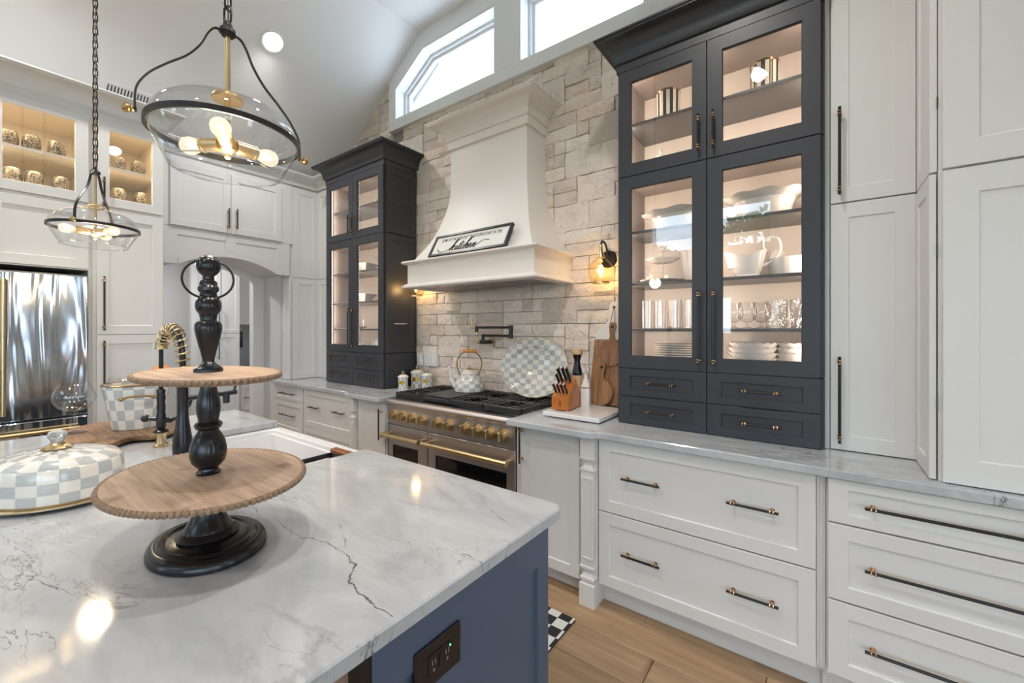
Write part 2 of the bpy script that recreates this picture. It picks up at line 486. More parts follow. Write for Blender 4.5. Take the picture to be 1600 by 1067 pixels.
def brushed(name, col, rough, axis, metal=1.0, wav=0.0):
    m, nt, b = new_mat(name); L = nt.links.new
    tc = N(nt, 'ShaderNodeTexCoord'); mp = N(nt, 'ShaderNodeMapping')
    s = [400, 400, 400]; s['XYZ'.index(axis)] = 4
    mp.inputs['Scale'].default_value = s; L(tc.outputs['Object'], mp.inputs['Vector'])
    no = N(nt, 'ShaderNodeTexNoise'); no.inputs['Scale'].default_value = 1; no.inputs['Detail'].default_value = 2; L(mp.outputs[0], no.inputs['Vector'])
    b.inputs['Base Color'].default_value = (*col, 1); b.inputs['Metallic'].default_value = metal
    mr = N(nt, 'ShaderNodeMapRange'); mr.inputs['To Min'].default_value = rough * .8; mr.inputs['To Max'].default_value = rough * 1.25
    L(no.outputs['Fac'], mr.inputs['Value']); L(mr.outputs[0], b.inputs['Roughness'])
    if wav:
        m2 = N(nt, 'ShaderNodeMapping'); m2.inputs['Scale'].default_value = (1, 9.0, .9); L(tc.outputs['Object'], m2.inputs['Vector'])
        n2 = N(nt, 'ShaderNodeTexNoise'); n2.inputs['Scale'].default_value = 1.0; n2.inputs['Detail'].default_value = 2; n2.inputs['Distortion'].default_value = .5; L(m2.outputs[0], n2.inputs['Vector'])
        bp = N(nt, 'ShaderNodeBump'); bp.inputs['Strength'].default_value = wav; bp.inputs['Distance'].default_value = .05
        L(n2.outputs['Fac'], bp.inputs['Height']); L(bp.outputs['Normal'], b.inputs['Normal'])
    return m

def speckle(name):
    m, nt, b = new_mat(name); L = nt.links.new
    tc = N(nt, 'ShaderNodeTexCoord')
    no = N(nt, 'ShaderNodeTexNoise'); no.inputs['Scale'].default_value = 150; no.inputs['Detail'].default_value = 2; L(tc.outputs['Object'], no.inputs['Vector'])
    r = ramp(nt, [(.40, (.035, .03, .024)), (.50, (.16, .14, .11)), (.60, (.50, .47, .40))]); L(no.outputs['Fac'], r.inputs[0])
    L(r.outputs[0], b.inputs['Base Color']); b.inputs['Metallic'].default_value = .35; b.inputs['Roughness'].default_value = .3
    return m

def stripes(name, n, c1, c2):
    m, nt, b = new_mat(name); L = nt.links.new
    uv = N(nt, 'ShaderNodeUVMap'); sp = N(nt, 'ShaderNodeSeparateXYZ'); L(uv.outputs[0], sp.inputs[0])
    fr = N(nt, 'ShaderNodeMath', operation='FRACT'); L(sp.outputs[0], fr.inputs[0])
    gt = N(nt, 'ShaderNodeMath', operation='GREATER_THAN'); gt.inputs[1].default_value = .5; L(fr.outputs[0], gt.inputs[0])
    mx = N(nt, 'ShaderNodeMix', data_type='RGBA'); L(gt.outputs[0], mx.inputs[0]); mx.inputs[6].default_value = (*c1, 1); mx.inputs[7].default_value = (*c2, 1)
    L(mx.outputs[2], b.inputs['Base Color']); b.inputs['Roughness'].default_value = .2
    return m

WHITE = plain('cabinet_white_paint', (.745, .738, .722), .38)
WALLP = plain('wall_paint', (.70, .715, .73), .8)
CEILP = plain('ceiling_paint', (.86, .86, .86), .9)
TRIM = plain('trim_white', (.84, .845, .85), .45)
DARK = plain('charcoal_cabinet_paint', (.039, .041, .050), .38)
BLUELIT = plain('island_charcoal_blue_lit', (.080, .113, .178), .36)  # charcoal paint with blue window light mixed into the colour
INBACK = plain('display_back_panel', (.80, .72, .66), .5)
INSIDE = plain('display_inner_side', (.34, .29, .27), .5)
SHELF = plain('display_shelf', (.085, .085, .09), .25)
CREAMIN = plain('cream_cabinet_inside', (.78, .72, .62), .5)
BLACK = plain('black_metal', (.010, .010, .012), .35)
BLACKG = plain('black_gloss_paint', (.007, .0075, .012), .24, spec=.6)
IRON = plain('cast_iron', (.026, .026, .029), .40, bump=.15, bscale=300)
BRASS = plain('brushed_brass', (.66, .51, .29), .30, 1.0)
BRASSD = plain('aged_brass', (.42, .27, .11), .32, 1.0)
COPPER = plain('warm_copper_brass', (.66, .40, .22), .25, 1.0)
STEEL = brushed('brushed_steel', (.53, .49, .48), .42, 'X')
FRIDGE = brushed('fridge_stainless', (.52, .55, .58), .13, 'Z', wav=.36)
STEELD = plain('dark_steel', (.10, .10, .11), .35, .9)
OVENGL = plain('oven_glass', (.006, .006, .007), .06)
GLASS = thin_glass('cabinet_glass')
PGLASS = thin_glass('pendant_glass', (.97, .975, .98), 1.0, 1.62, .30, (.85, .88, .92))
LIPG = thin_glass('pendant_glass_lip', (.9, .92, .95), 1.0, 2.6)
DGLASS = thin_glass('drinking_glass', (.96, .96, .96), 1.0, 1.65, .5, (.85, .85, .85))
AGLASS = thin_glass('amber_glass', (.98, .90, .74), 1.0, 1.45, .35, (.9, .75, .45))
WGLASS = thin_glass('window_glass', (.98, .99, 1.0))
CRYST = plain('crystal_knob', (.90, .93, .96), .03, 0.0, .9)
CRYST.node_tree.nodes['Principled BSDF'].inputs['Transmission Weight'].default_value = .75
QZ = quartzite('grey_quartzite')
QZI = quartzite('grey_quartzite_island', CRACKS)
HOODP = plain('hood_white_warm_lit', (.80, .755, .715), .42)  # cabinet white, warm sconce glow and stone bounce put into the colour
MARBLE = plain('white_marble', (.76, .74, .73), .2)
ENAM = enamel_check('grey_check_enamel')
PORC = plain('white_porcelain', (.80, .77, .74), .14)
SINKW = plain('fireclay_white', (.86, .86, .87), .12)
STONE = stone_mat()
MORTAR = plain('stone_backing', (.30, .26, .23), .95)
OAK = wood('oak_floor', (.30, .19, .105), (.46, .31, .18), 1.6, 'X', .42, knots=3.2, rnd=.16)
TRAY = wood('weathered_wood', (.37, .245, .165), (.56, .40, .285), 5.0, 'X', .62, knots=9.0)
BEAD = wood('bead_wood', (.20, .125, .075), (.33, .225, .145), 20.0, 'Z', .5)
LIVE = wood('live_edge_wood', (.17, .085, .04), (.40, .23, .12), 6.0, 'X', .4, knots=6)
ACACIA = wood('acacia_board', (.22, .095, .04), (.47, .25, .12), 5.0, 'Z', .4)
ACACIAD = wood('dark_acacia', (.17, .075, .035), (.36, .18, .09), 7.0, 'Z', .4)
CHERRY = wood('cherry_wood', (.42, .125, .022), (.52, .17, .035), 9.0, 'Z', .3)
MAPLE = wood('maple_wood', (.55, .33, .17), (.66, .43, .24), 9.0, 'Z', .35)
HANDLEW = plain('orange_wood_grip', (.72, .29, .06), .3)
REDWOOD = plain('reddish_wood', (.26, .09, .035), .35)
GOLDL = plain('gold_label', (.62, .40, .07), .3, .8)
BULB = emis('lit_bulb', (1.0, .84, .58), 6.0)
def glow_glass(name, col, strength, fac):
    m = bpy.data.materials.new(name); m.use_nodes = True
    nt = m.node_tree; nt.nodes.clear()
    tr = N(nt, 'ShaderNodeBsdfTransparent'); e = N(nt, 'ShaderNodeEmission'); e.inputs[0].default_value = (*col, 1); e.inputs[1].default_value = strength
    mx = N(nt, 'ShaderNodeMixShader'); mx.inputs[0].default_value = fac
    nt.links.new(tr.outputs[0], mx.inputs[1]); nt.links.new(e.outputs[0], mx.inputs[2])
    o = N(nt, 'ShaderNodeOutputMaterial'); nt.links.new(mx.outputs[0], o.inputs[0])
    return m
BULBG = glow_glass('lit_clear_bulb', (1.0, .86, .64), 1.5, .42)
FILA = emis('lit_filament', (1.0, .62, .22), 60.0)
CANE = emis('lit_can_lens', (1.0, .97, .92), 14.0)
LEDM = emis('led_tape', (1.0, .84, .68), 9.0)
SIGNW = plain('sign_board', (.80, .78, .75), .6)
INK = plain('sign_ink', (.012, .012, .013), .7)
OUTW = plain('outlet_white', (.80, .79, .78), .4)
ORANGE = plain('orange_skin', (.78, .24, .03), .45, bump=.3, bscale=120)
SPECK = speckle('mercury_glass')
KNEE = plain('knee_panel_tan', (.36, .24, .18), .5)

# ================================================================== STRUCTURE
SL = .7125                                   # ceiling slope
XW = -4.6                                    # left wall face
WY = 2.634                                   # nominal stone face
def ceil_z(x):
    if x < -3.0: return 3.05 + (x + 4.6) * SL
    if x < -1.0: return 4.19
    if x < .6: return 4.19 - (x + 1.0) * SL
    return 3.05
XZ = lambda a, b, d: (a, d, b)
YZ = lambda a, b, d: (d, a, b)
XY = lambda a, b, d: (a, b, d)

def inset(poly, d):
    """inset a convex counter-clockwise or clockwise polygon"""
    n = len(poly); A = sum(poly[i][0] * poly[(i + 1) % n][1] - poly[(i + 1) % n][0] * poly[i][1] for i in range(n))
    sg = 1 if A > 0 else -1
    ln = []
    for i in range(n):
        (x0, y0), (x1, y1) = poly[i], poly[(i + 1) % n]
        L = math.hypot(x1 - x0, y1 - y0); nx, ny = -(y1 - y0) / L * sg, (x1 - x0) / L * sg
        ln.append((nx, ny, nx * x0 + ny * y0 + d))
    out = []
    for i in range(n):
        a, b, c = ln[i - 1]; e, f, g = ln[i]
        D = a * f - b * e
        out.append(((c * f - b * g) / D, (a * g - c * e) / D))
    return out

def ring_prism(mb, poly, d, fn, d0, d1, mi=0):
    q = inset(poly, d); n = len(poly)
    vs = [fn(a, b, d0) for a, b in poly] + [fn(a, b, d0) for a, b in q] + [fn(a, b, d1) for a, b in poly] + [fn(a, b, d1) for a, b in q]
    fs = []
    for k in range(n):
        l = (k + 1) % n
        fs += [(k, l, n + l, n + k), (2 * n + k, 3 * n + k, 3 * n + l, 2 * n + l), (k, 2 * n + k, 2 * n + l, l), (n + k, n + l, 3 * n + l, 3 * n + k)]
    mb.add(vs, fs, mi); return q

# floor and planks
fl = MB().box(-8, 5.2, -5.3, 2.9, -.12, -.014)
floor = struct(obj('floor', fl, OAK))
pw, plen = .19, 2.1
pm = mesh_of(MB().cbox(-plen / 2 + .0012, plen / 2 - .0012, -pw / 2 + .0012, pw / 2 - .0012, -.014, 0, .0025), OAK)
row = 0
y = -5.2
while y < 2.62:
    x = -7.9 - random.random() * 1.6
    while x < 5.1:
        if x + plen > -7.8 and not (x + plen < -5.3 and (y < .4)):
            p = bpy.data.objects.new('floor_plank', pm); COL.objects.link(p)
            p.location = (x + plen / 2, y + pw / 2, 0); p.parent = floor
        x += plen
    y += pw; row += 1

# back wall (backing behind the stone)
wb = MB()
wb.box(-4.75, 5.1, 2.652, 2.85, 0, 3.39)
wb.box(-4.75, -3.44, 2.652, 2.85, 3.39, 4.4)
wb.box(-.56, 5.1, 2.652, 2.85, 3.39, 4.4)
wb.box(-3.44, -.56, 2.652, 2.85, 4.15, 4.4)
wb.prism([(-3.44, 3.80), (-3.44, 4.16), (-2.94, 4.16)], XZ, 2.652, 2.85)
wb.prism([(-.56, 3.80), (-.56, 4.16), (-1.06, 4.16)], XZ, 2.652, 2.85)
wall_back = struct(obj('wall_back', wb, MORTAR))

# ashlar blocks
U = .094
gx0, gz0 = -4.3, .914
nx, nz = 41, 34
occ = [[False] * nz for _ in range(nx)]
rs = random.Random(11)
variants = {}
def stone_mesh(w, h, k):
    key = (w, h, k)
    if key in variants: return variants[key]
    W2, H2 = w * U / 2 - .0022, h * U / 2 - .0022
    mb = MB(); ni, nj = max(2, min(4, w)) + 1, 2 + h
    vs = []; r2 = random.Random(hash(key) % 9999 + 5)
    for j in range(nj + 1):
        for i in range(ni + 1):
            edge = i in (0, ni) or j in (0, nj)
            vs.append((-W2 + 2 * W2 * i / ni + (0 if i in (0, ni) else r2.uniform(-.006, .006)), (-.010 if edge else -.016) - r2.uniform(0, .015), -H2 + 2 * H2 * j / nj + (0 if j in (0, nj) else r2.uniform(-.006, .006))))
    fs = []
    q = ni + 1
    for j in range(nj):
        for i in range(ni):
            fs.append((j * q + i, j * q + i + 1, (j + 1) * q + i + 1, (j + 1) * q + i))
    b = len(vs)
    vs += [(-W2, .02, -H2), (W2, .02, -H2), (W2, .02, H2), (-W2, .02, H2)]
    fs.append(tuple([b, b + 1] + list(range(ni, -1, -1))))
    fs.append(tuple([b + 1, b + 2] + [j * q + ni for j in range(nj, -1, -1)]))
    fs.append(tuple([b + 2, b + 3] + [nj * q + i for i in range(0, ni + 1)]))
    fs.append(tuple([b + 3, b] + [j * q for j in range(0, nj + 1)]))
    mb.add(vs, fs)
    variants[key] = mesh_of(mb, STONE, ang=22)
    return variants[key]
def hidden_stone(x0, x1, z0, z1):
    if x1 < -3.12 and z1 < 2.98: return True
    if x0 > -.90 and z1 < 3.0: return True
    if x0 > -2.36 and x1 < -1.67 and z0 > 1.98 and z1 < 2.9: return True
    if x0 > -2.6 and x1 < -1.45 and z0 > 1.79 and z1 < 2.0: return True
    if x0 > -3.45 and x1 < -.55 and z0 > 3.40: return True
    if x0 > -3.42 and x1 < -.58 and z0 > 3.39: return True
    if z0 > ceil_z(max(x0, min(x1, -2))): return True
    return False
sizes = [(2, 1), (3, 1), (4, 1), (3, 1), (2, 2), (3, 2), (2, 1), (2, 1), (1, 1), (4, 1), (3, 1)]
for j in range(nz):
    for i in range(nx):
        if occ[i][j]: continue
        pool = sizes[:]; rs.shuffle(pool)
        for (w, h) in pool + [(1, 1)]:
            if i + w <= nx and j + h <= nz and not any(occ[a][b] for a in range(i, i + w) for b in range(j, j + h)):
                break
        for a in range(i, i + w):
            for b in range(j, j + h): occ[a][b] = True
        x0, z0 = gx0 + i * U, gz0 + j * U; x1, z1 = x0 + w * U, z0 + h * U
        if hidden_stone(x0, x1, z0, z1): continue
        o = bpy.data.objects.new('stone_block', stone_mesh(w, h, rs.randrange(3))); COL.objects.link(o)
        if z1 > 3.40 and x0 < -3.44 < x1:
            o.scale.x = (-3.442 - x0) / (x1 - x0); x1 = -3.442
        elif z1 > 3.40 and x0 > -3.46 and x1 < -.5:
            o.scale.z = (3.40 - z0) / (z1 - z0); z1 = 3.40
        o.location = ((x0 + x1) / 2, 2.645 + rs.uniform(-.004, .006), (z0 + z1) / 2); o.parent = wall_back

for i in range(3):                          # wall above the near hutch and tall cupboard
    for j in range(5):
        x0, z0 = gx0 + nx * U + i * 4 * U, gz0 + (21 + 2 * j) * U
        if z0 > ceil_z(x0): continue
        if x0 + 4 * U < -.5 and z0 > 3.3: continue
        o = bpy.data.objects.new('stone_block', stone_mesh(4, 2, (i + j) % 3)); COL.objects.link(o)
        o.location = (x0 + 2 * U, 2.645, z0 + U); o.parent = wall_back

# ceiling
prof = [(-4.75, ceil_z(-4.75)), (-3.0, 4.19), (-1.0, 4.19), (.6, 3.05), (5.2, 3.05), (5.2, 4.5), (-4.75, 4.5)]
ceiling = struct(obj('ceiling', MB().prism(prof, XZ, -5.2, 2.66), CEILP))

# clerestory windows
def clerestory(name, poly):
    w = bpy.data.objects.new(name, None); COL.objects.link(w); w.location = (poly[0][0], 2.70, 3.478); struct(w)
    m = MB(); q = ring_prism(m, poly, .014, XZ, 2.60, 2.80); obj('jamb', m, TRIM, w)
    m = MB(); q2 = ring_prism(m, q, .022, XZ, 2.71, 2.79); obj('frame', m, TRIM, w)
    m = MB(); q3 = ring_prism(m, q2, .026, XZ, 2.735, 2.775); obj('sash', m, TRIM, w)
    obj('pane', MB().prism(q3, XZ, 2.752, 2.756), WGLASS, w)
P1 = [(-3.363, 3.478), (-3.363, 3.787), (-2.963, 4.035), (-2.098, 4.035), (-2.098, 3.478)]
clerestory('window_1', P1)
clerestory('window_2', [(-3.962 - a, b) for a, b in P1])
tr = bpy.data.objects.new('trim_1', None); COL.objects.link(tr); tr.location = (-1.98, 2.62, 3.39); struct(tr)
Y0, Y1 = 2.596, 2.66
obj('sill_board', MB().cbox(-3.448, -.514, Y0 - .004, Y1, 3.385, 3.478), TRIM, tr)
obj('head_board', MB().box(-2.99, -.97, Y0, Y1, 4.035, 4.2), TRIM, tr)
obj('mullion_board', MB().cbox(-2.098, -1.864, Y0, Y1, 3.478, 4.04), TRIM, tr)
for sg in (0, 1):
    mx = lambda a: a if not sg else -3.962 - a
    obj('side_board', MB().prism([(mx(-3.448), 3.478), (mx(-3.363), 3.478), (mx(-3.363), 3.787), (mx(-3.448), 3.90)], XZ, Y0, Y1), TRIM, tr)
    obj('raking_board', MB().prism([(mx(-3.448), 3.80), (mx(-3.363), 3.787), (mx(-2.963), 4.035), (mx(-2.93), 4.22), (mx(-2.96), 4.22), (mx(-3.448), 3.88)], XZ, Y0 + .001, Y1), TRIM, tr)
ev = MB().prism([(-3.75, 3.50), (-3.75, 3.62), (-2.2, 4.74), (-2.2, 4.62)], XZ, 2.86, 3.45)
eave = struct(obj('eave_soffit', ev, TRIM))
for k in range(9):
    x = -3.6 + k * .15
    m = MB().box(-.03, .03, -.22, .22, -.004, .004)
    s = obj('soffit_slat', m, TRIM, eave, world=False); s.location = (x, 3.15, 3.505 + (x + 3.75) * .7226); s.rotation_euler = (0, -math.atan(.7226), 0)

# left wall with the arched passage
def arch_pts(c, hs, zs, rise, n=14):
    R = (hs * hs + rise * rise) / (2 * rise)
    return [(c + hs * (2 * k / n - 1), zs + math.sqrt(max(R * R - (hs * (2 * k / n - 1)) ** 2, 0)) - (R - rise)) for k in range(n + 1)]
ARCH = arch_pts(1.565, .395, 2.0, .105)
wl = MB()
wl.box(-4.75, XW, -5.2, .93, 0, 3.12)
wl.box(-5.12, -4.72, .93, 1.045, 0, 2.6)
wl.box(-5.12, -4.60, 2.09, 2.65, 0, 3.12)
wl.box(-4.75, -4.60, .93, 2.1, 2.3, 3.12)
wl.prism([(.93, 2.62), (.93, 2.02)] + [(a, b + .02) for a, b in ARCH] + [(2.1, 2.005), (2.1, 2.62)], YZ, -5.0, -4.445)
wall_left = struct(obj('wall_left', wl, WALLP))
IA = arch_pts(1.5, .42, 1.99, .11)
wp = MB()
wp.prism([(.3, 2.6), (.3, 0), (1.03, 0), (1.03, 1.99)] + IA + [(1.985, 1.97), (1.985, 0), (2.09, 0), (2.09, 2.6)], YZ, -5.10, -5.002)
trim2 = struct(obj('trim_2', wp, TRIM))
wr = MB()
wr.box(-7.35, -7.25, .2, 2.8, 0, 2.6); wr.box(-7.3, -4.75, .1, .25, 0, 2.6); wr.box(-7.3, -5.1, 2.75, 2.85, 0, 2.6)
struct(obj('wall_passage', wr, WALLP))
struct(obj('ceiling_passage', MB().box(-7.35, -4.76, .1, 2.85, 2.6, 2.66), CEILP))

# rear and right walls of the open-plan room with their windows
def holed_wall(name, fn, a0, a1, z0, z1, holes, d0, d1):
    """vertical strips around rectangular holes (sorted, not overlapping in a)"""
    m = MB(); c = a0
    for (h0, h1, k0, k1) in holes:
        m.prism([(c, z0), (h0, z0), (h0, z1), (c, z1)], fn, d0, d1)
        if k0 > z0: m.prism([(h0, z0), (h1, z0), (h1, k0), (h0, k0)], fn, d0, d1)
        m.prism([(h0, k1), (h1, k1), (h1, z1), (h0, z1)], fn, d0, d1)
        c = h1
    m.prism([(c, z0), (a1, z0), (a1, z1), (c, z1)], fn, d0, d1)
    return struct(obj(name, m, WALLP))
def room_window(n, fn, h0, h1, k0, k1, d0, d1, cols, rows):
    w = bpy.data.objects.new('window_%d' % n, None); COL.objects.link(w); w.location = fn((h0 + h1) / 2, k0, d0); struct(w)
    m = MB(); poly = [(h0, k0), (h1, k0), (h1, k1), (h0, k1)]
    ring_prism(m, poly, .06, fn, d0 - .02, d1 + .02); obj('frame', m, TRIM, w)
    m = MB()
    for c in range(1, cols):
        a = h0 + (h1 - h0) * c / cols; m.prism([(a - .02, k0), (a + .02, k0), (a + .02, k1), (a - .02, k1)], fn, d0 + .02, d1 - .02)
    for r in range(1, rows):
        b = k0 + (k1 - k0) * r / rows; m.prism([(h0, b - .015), (h1, b - .015), (h1, b + .015), (h0, b + .015)], fn, d0 + .03, d1 - .03)
    if cols > 1 or rows > 1: obj('muntin', m, TRIM, w)
    obj('pane', MB().prism(poly, fn, (d0 + d1) / 2 - .003, (d0 + d1) / 2 + .003), WGLASS, w)
H1 = [(-4.5, -3.7, .12, 2.6), (-2.25, -1.45, 1.3, 2.15), (-.1, 2.35, .06, 2.85), (2.55, 4.95, .06, 2.85)]
holed_wall('wall_rear', XZ, -4.75, 5.2, 0, 3.0, H1, -5.2, -5.05)
holed_wall('wall_gable', XZ, -4.75, 5.2, 3.0, 4.5, [(-3.2, -2.1, 3.1, 4.05), (-1.86, -.76, 3.1, 4.05)], -5.2, -5.05)
for i, h in enumerate(H1): room_window(3 + i, XZ, *h, -5.19, -5.06, 2, 1)
room_window(7, XZ, -3.2, -2.1, 3.1, 4.05, -5.19, -5.06, 1, 1)
room_window(8, XZ, -1.86, -.76, 3.1, 4.05, -5.19, -5.06, 1, 1)
H2 = [(-4.9, -3.6, .12, 2.75), (-2.4, -1.0, .12, 2.75), (1.5, 2.4, .12, 2.75)]
holed_wall('wall_right', YZ, -5.2, 2.66, 0, 3.2, H2, 5.05, 5.2)
for i, h in enumerate(H2): room_window(9 + i, YZ, *h, 5.06, 5.19, 3, 1)

# recessed can lights
def can(x, y, label, power=1.0):
    z = ceil_z(x)
    t = thing('recessed_light', label, 'light', (x, y, z), 0, 'recessed ceiling lights')
    tilt = -math.atan(SL) if x < -3.0 else (math.atan(SL) if -1.0 < x < .6 else 0)
    t.rotation_euler = (0, tilt, 0)
    obj('trim_ring', MB().lathe([(.072, -.004), (.075, -.008), (.092, -.006), (.095, .002), (.07, .004)], 32), TRIM, t, world=False)
    obj('lens', MB().lathe([(.0, -.003), (.073, -.003), (.073, .002), (0, .002)], 32), CANE, t, world=False)
    l = bpy.data.lights.new('can_lamp', 'SPOT'); l.energy = CAN_POWER * power * 4; l.spot_size = 2.6; l.spot_blend = .9; l.color = (1.0, .965, .925); l.shadow_soft_size = .06
    lo = bpy.data.objects.new('can_lamp', l); COL.objects.link(lo); lo.parent = t; lo.location = (0, 0, -.03)
    lo.rotation_euler = (0, -tilt, 0)
def passage_fill():  # lamp added to brighten the dark passage, no such fixture seen
    t = thing('recessed_light', 'added fill light in the low ceiling of the passage room', 'light', (-5.9, 1.4, 2.6), 0, 'recessed ceiling lights')
    obj('trim_ring', MB().lathe([(.072, -.004), (.075, -.008), (.092, -.006), (.095, .002), (.07, .004)], 32), TRIM, t, world=False)
    obj('lens', MB().lathe([(.0, -.003), (.073, -.003), (.073, .002), (0, .002)], 32), CANE, t, world=False)
    l = bpy.data.lights.new('can_lamp', 'AREA'); l.shape = 'DISK'; l.size = .14; l.energy = 19.0; l.color = (1.0, .97, .94)
    lo = bpy.data.objects.new('can_lamp', l); COL.objects.link(lo); lo.parent = t; lo.location = (0, 0, -.02)
passage_fill()
can(-3.584, 1.566, 'round recessed light in the sloped ceiling above the arch')
for x, y, n in ((-3.584, .1, 'over the island end by the fridge'), (-.45, 1.3, 'above the display hutch on the sloped ceiling'), (-.45, .1, 'above the island corner near the camera'), (-3.58, -1.5, 'behind the island over the seating side'), (-.45, -1.5, 'over the open room behind the island'), (2.5, .6, 'in the low flat ceiling of the open room'), (2.5, -1.8, 'in the low flat ceiling by the far windows')):  # unseen cans added to fill the room with light
    can(x, y, 'added ceiling fill light ' + n)
v = thing('ceiling_vent', 'white slotted air vent in the sloped ceiling above the crown', 'vent', (-4.31, .82, ceil_z(-4.31)))
v.rotation_euler = (0, -math.atan(SL), 0)
obj('frame', MB().cbox(-.06, .06, -.14, .14, -.008, .002, .003), TRIM, v, world=False)
for k in range(13):
    obj('slot', MB().box(-.035, .035, -.115 + k * .019, -.107 + k * .019, -.0095, -.006), STEELD, v, world=False)


# ================================================================== CABINETRY
def FY(y): return lambda a, z, o: (a, y - o, z)          # faces -Y
def FX(x): return lambda a, z, o: (x + o, a, z)          # faces +X
def FXn(x): return lambda a, z, o: (x - o, a, z)         # faces -X

def shaker(fn, a0, a1, z0, z1, t=.02, rail=.057, rec=.008, glass=False, railz=None, mb=None, mi=0):
    mb = mb or MB(); rz = railz or rail; c = .0018
    def R(da, dz, o): return [fn(a0 + da, z0 + dz, o), fn(a1 - da, z0 + dz, o), fn(a1 - da, z1 - dz, o), fn(a0 + da, z1 - dz, o)]
    rr = [R(0, 0, 0), R(0, 0, t - c), R(c, c, t), R(rail - .001, rz - .001, t), R(rail, rz, t - .001), R(rail + .002, rz + .002, t - rec)]
    if glass:
        rr.append(R(rail + .002, rz + .002, 0))
        mb.rings(rr, mi, closed=True)
    else:
        mb.rings(rr, mi, True, True)
    return mb

def bar_handle(fn, a, z, L, vert, o0, out=.032, r=.0058, mi0=0, mi1=1):
    """black bar with brass posts and double collars; slots: 0 black, 1 brass"""
    m = MB(); h = L / 2
    e = lambda q: fn(a, z + q, o0 + out) if vert else fn(a + q, z, o0 + out)
    b = lambda q, oo: fn(a, z + q, o0 + oo) if vert else fn(a + q, z, o0 + oo)
    m.cyl(e(-h), e(h), r, n=8, mi=mi0)
    k = h - min(.024, L * .16)
    for s in (-1, 1):
        m.cyl(b(s * k, 0), b(s * k, .004), .0085, .0075, 10, mi1)
        m.cyl(b(s * k, .003), b(s * k, out), .0048, .0055, 8, mi1)
        for d in (-.0062, .0062):
            m.cyl(e(s * k + d - .0017), e(s * k + d + .0017), r + .0022, n=10, mi=mi1)
    return m
HM = [BLACK, COPPER]
def handle(parent, *a, **k):
    return obj('handle', bar_handle(*a, **k), HM, parent)

def part(parent, name, mb, m):
    return obj(name, mb, m, parent)

def child(parent_part, name, mb, m):
    """sub-part of a part whose mesh already sits in its thing's frame"""
    root = parent_part.parent
    o = bpy.data.objects.new(name, mesh_of(mb, m, Vector(root.location))); COL.objects.link(o); o.parent = parent_part
    return o

def door(t, fn, a0, a1, z0, z1, m=WHITE, glass=False, h=None, name='door', rail=.057, rec=.008, railz=None, th=.02):
    d = part(t, name, shaker(fn, a0, a1, z0, z1, th, rail, rec, glass, railz), m)
    if glass:
        g = MB()
        q = lambda a, z, o: fn(a, z, o)
        c = [(a0 + rail - .006, z0 + (railz or rail) - .006), (a1 - rail + .006, z0 + (railz or rail) - .006), (a1 - rail + .006, z1 - (railz or rail) + .006), (a0 + rail - .006, z1 - (railz or rail) + .006)]
        g.prism(c, q, .007, .010)
        child(d, 'pane', g, GLASS)
    if h:
        for (a, z, L, vert) in (h if isinstance(h, list) else [h]):
            rec_o = th if vert or rail == 0 else th - rec
            child(d, 'handle', bar_handle(fn, a, z, L, vert, rec_o), HM)
    return d

# ---- crown profile used on cabinets: (out, z) closed
def crown_prof(z0, z1, out):
    p = [(0, z0), (.010, z0), (.014, z0 + .008)]
    n = 8
    for k in range(n + 1):
        a = PI / 2 * k / n
        p.append((.018 + (out - .032) * (1 - math.cos(a)), z0 + .016 + (z1 - z0 - .040) * math.sin(a)))
    p += [(out - .006, z1 - .020), (out - .006, z1 - .012), (out, z1 - .010), (out, z1), (0, z1)]
    return p

CT = .914; CB = .879
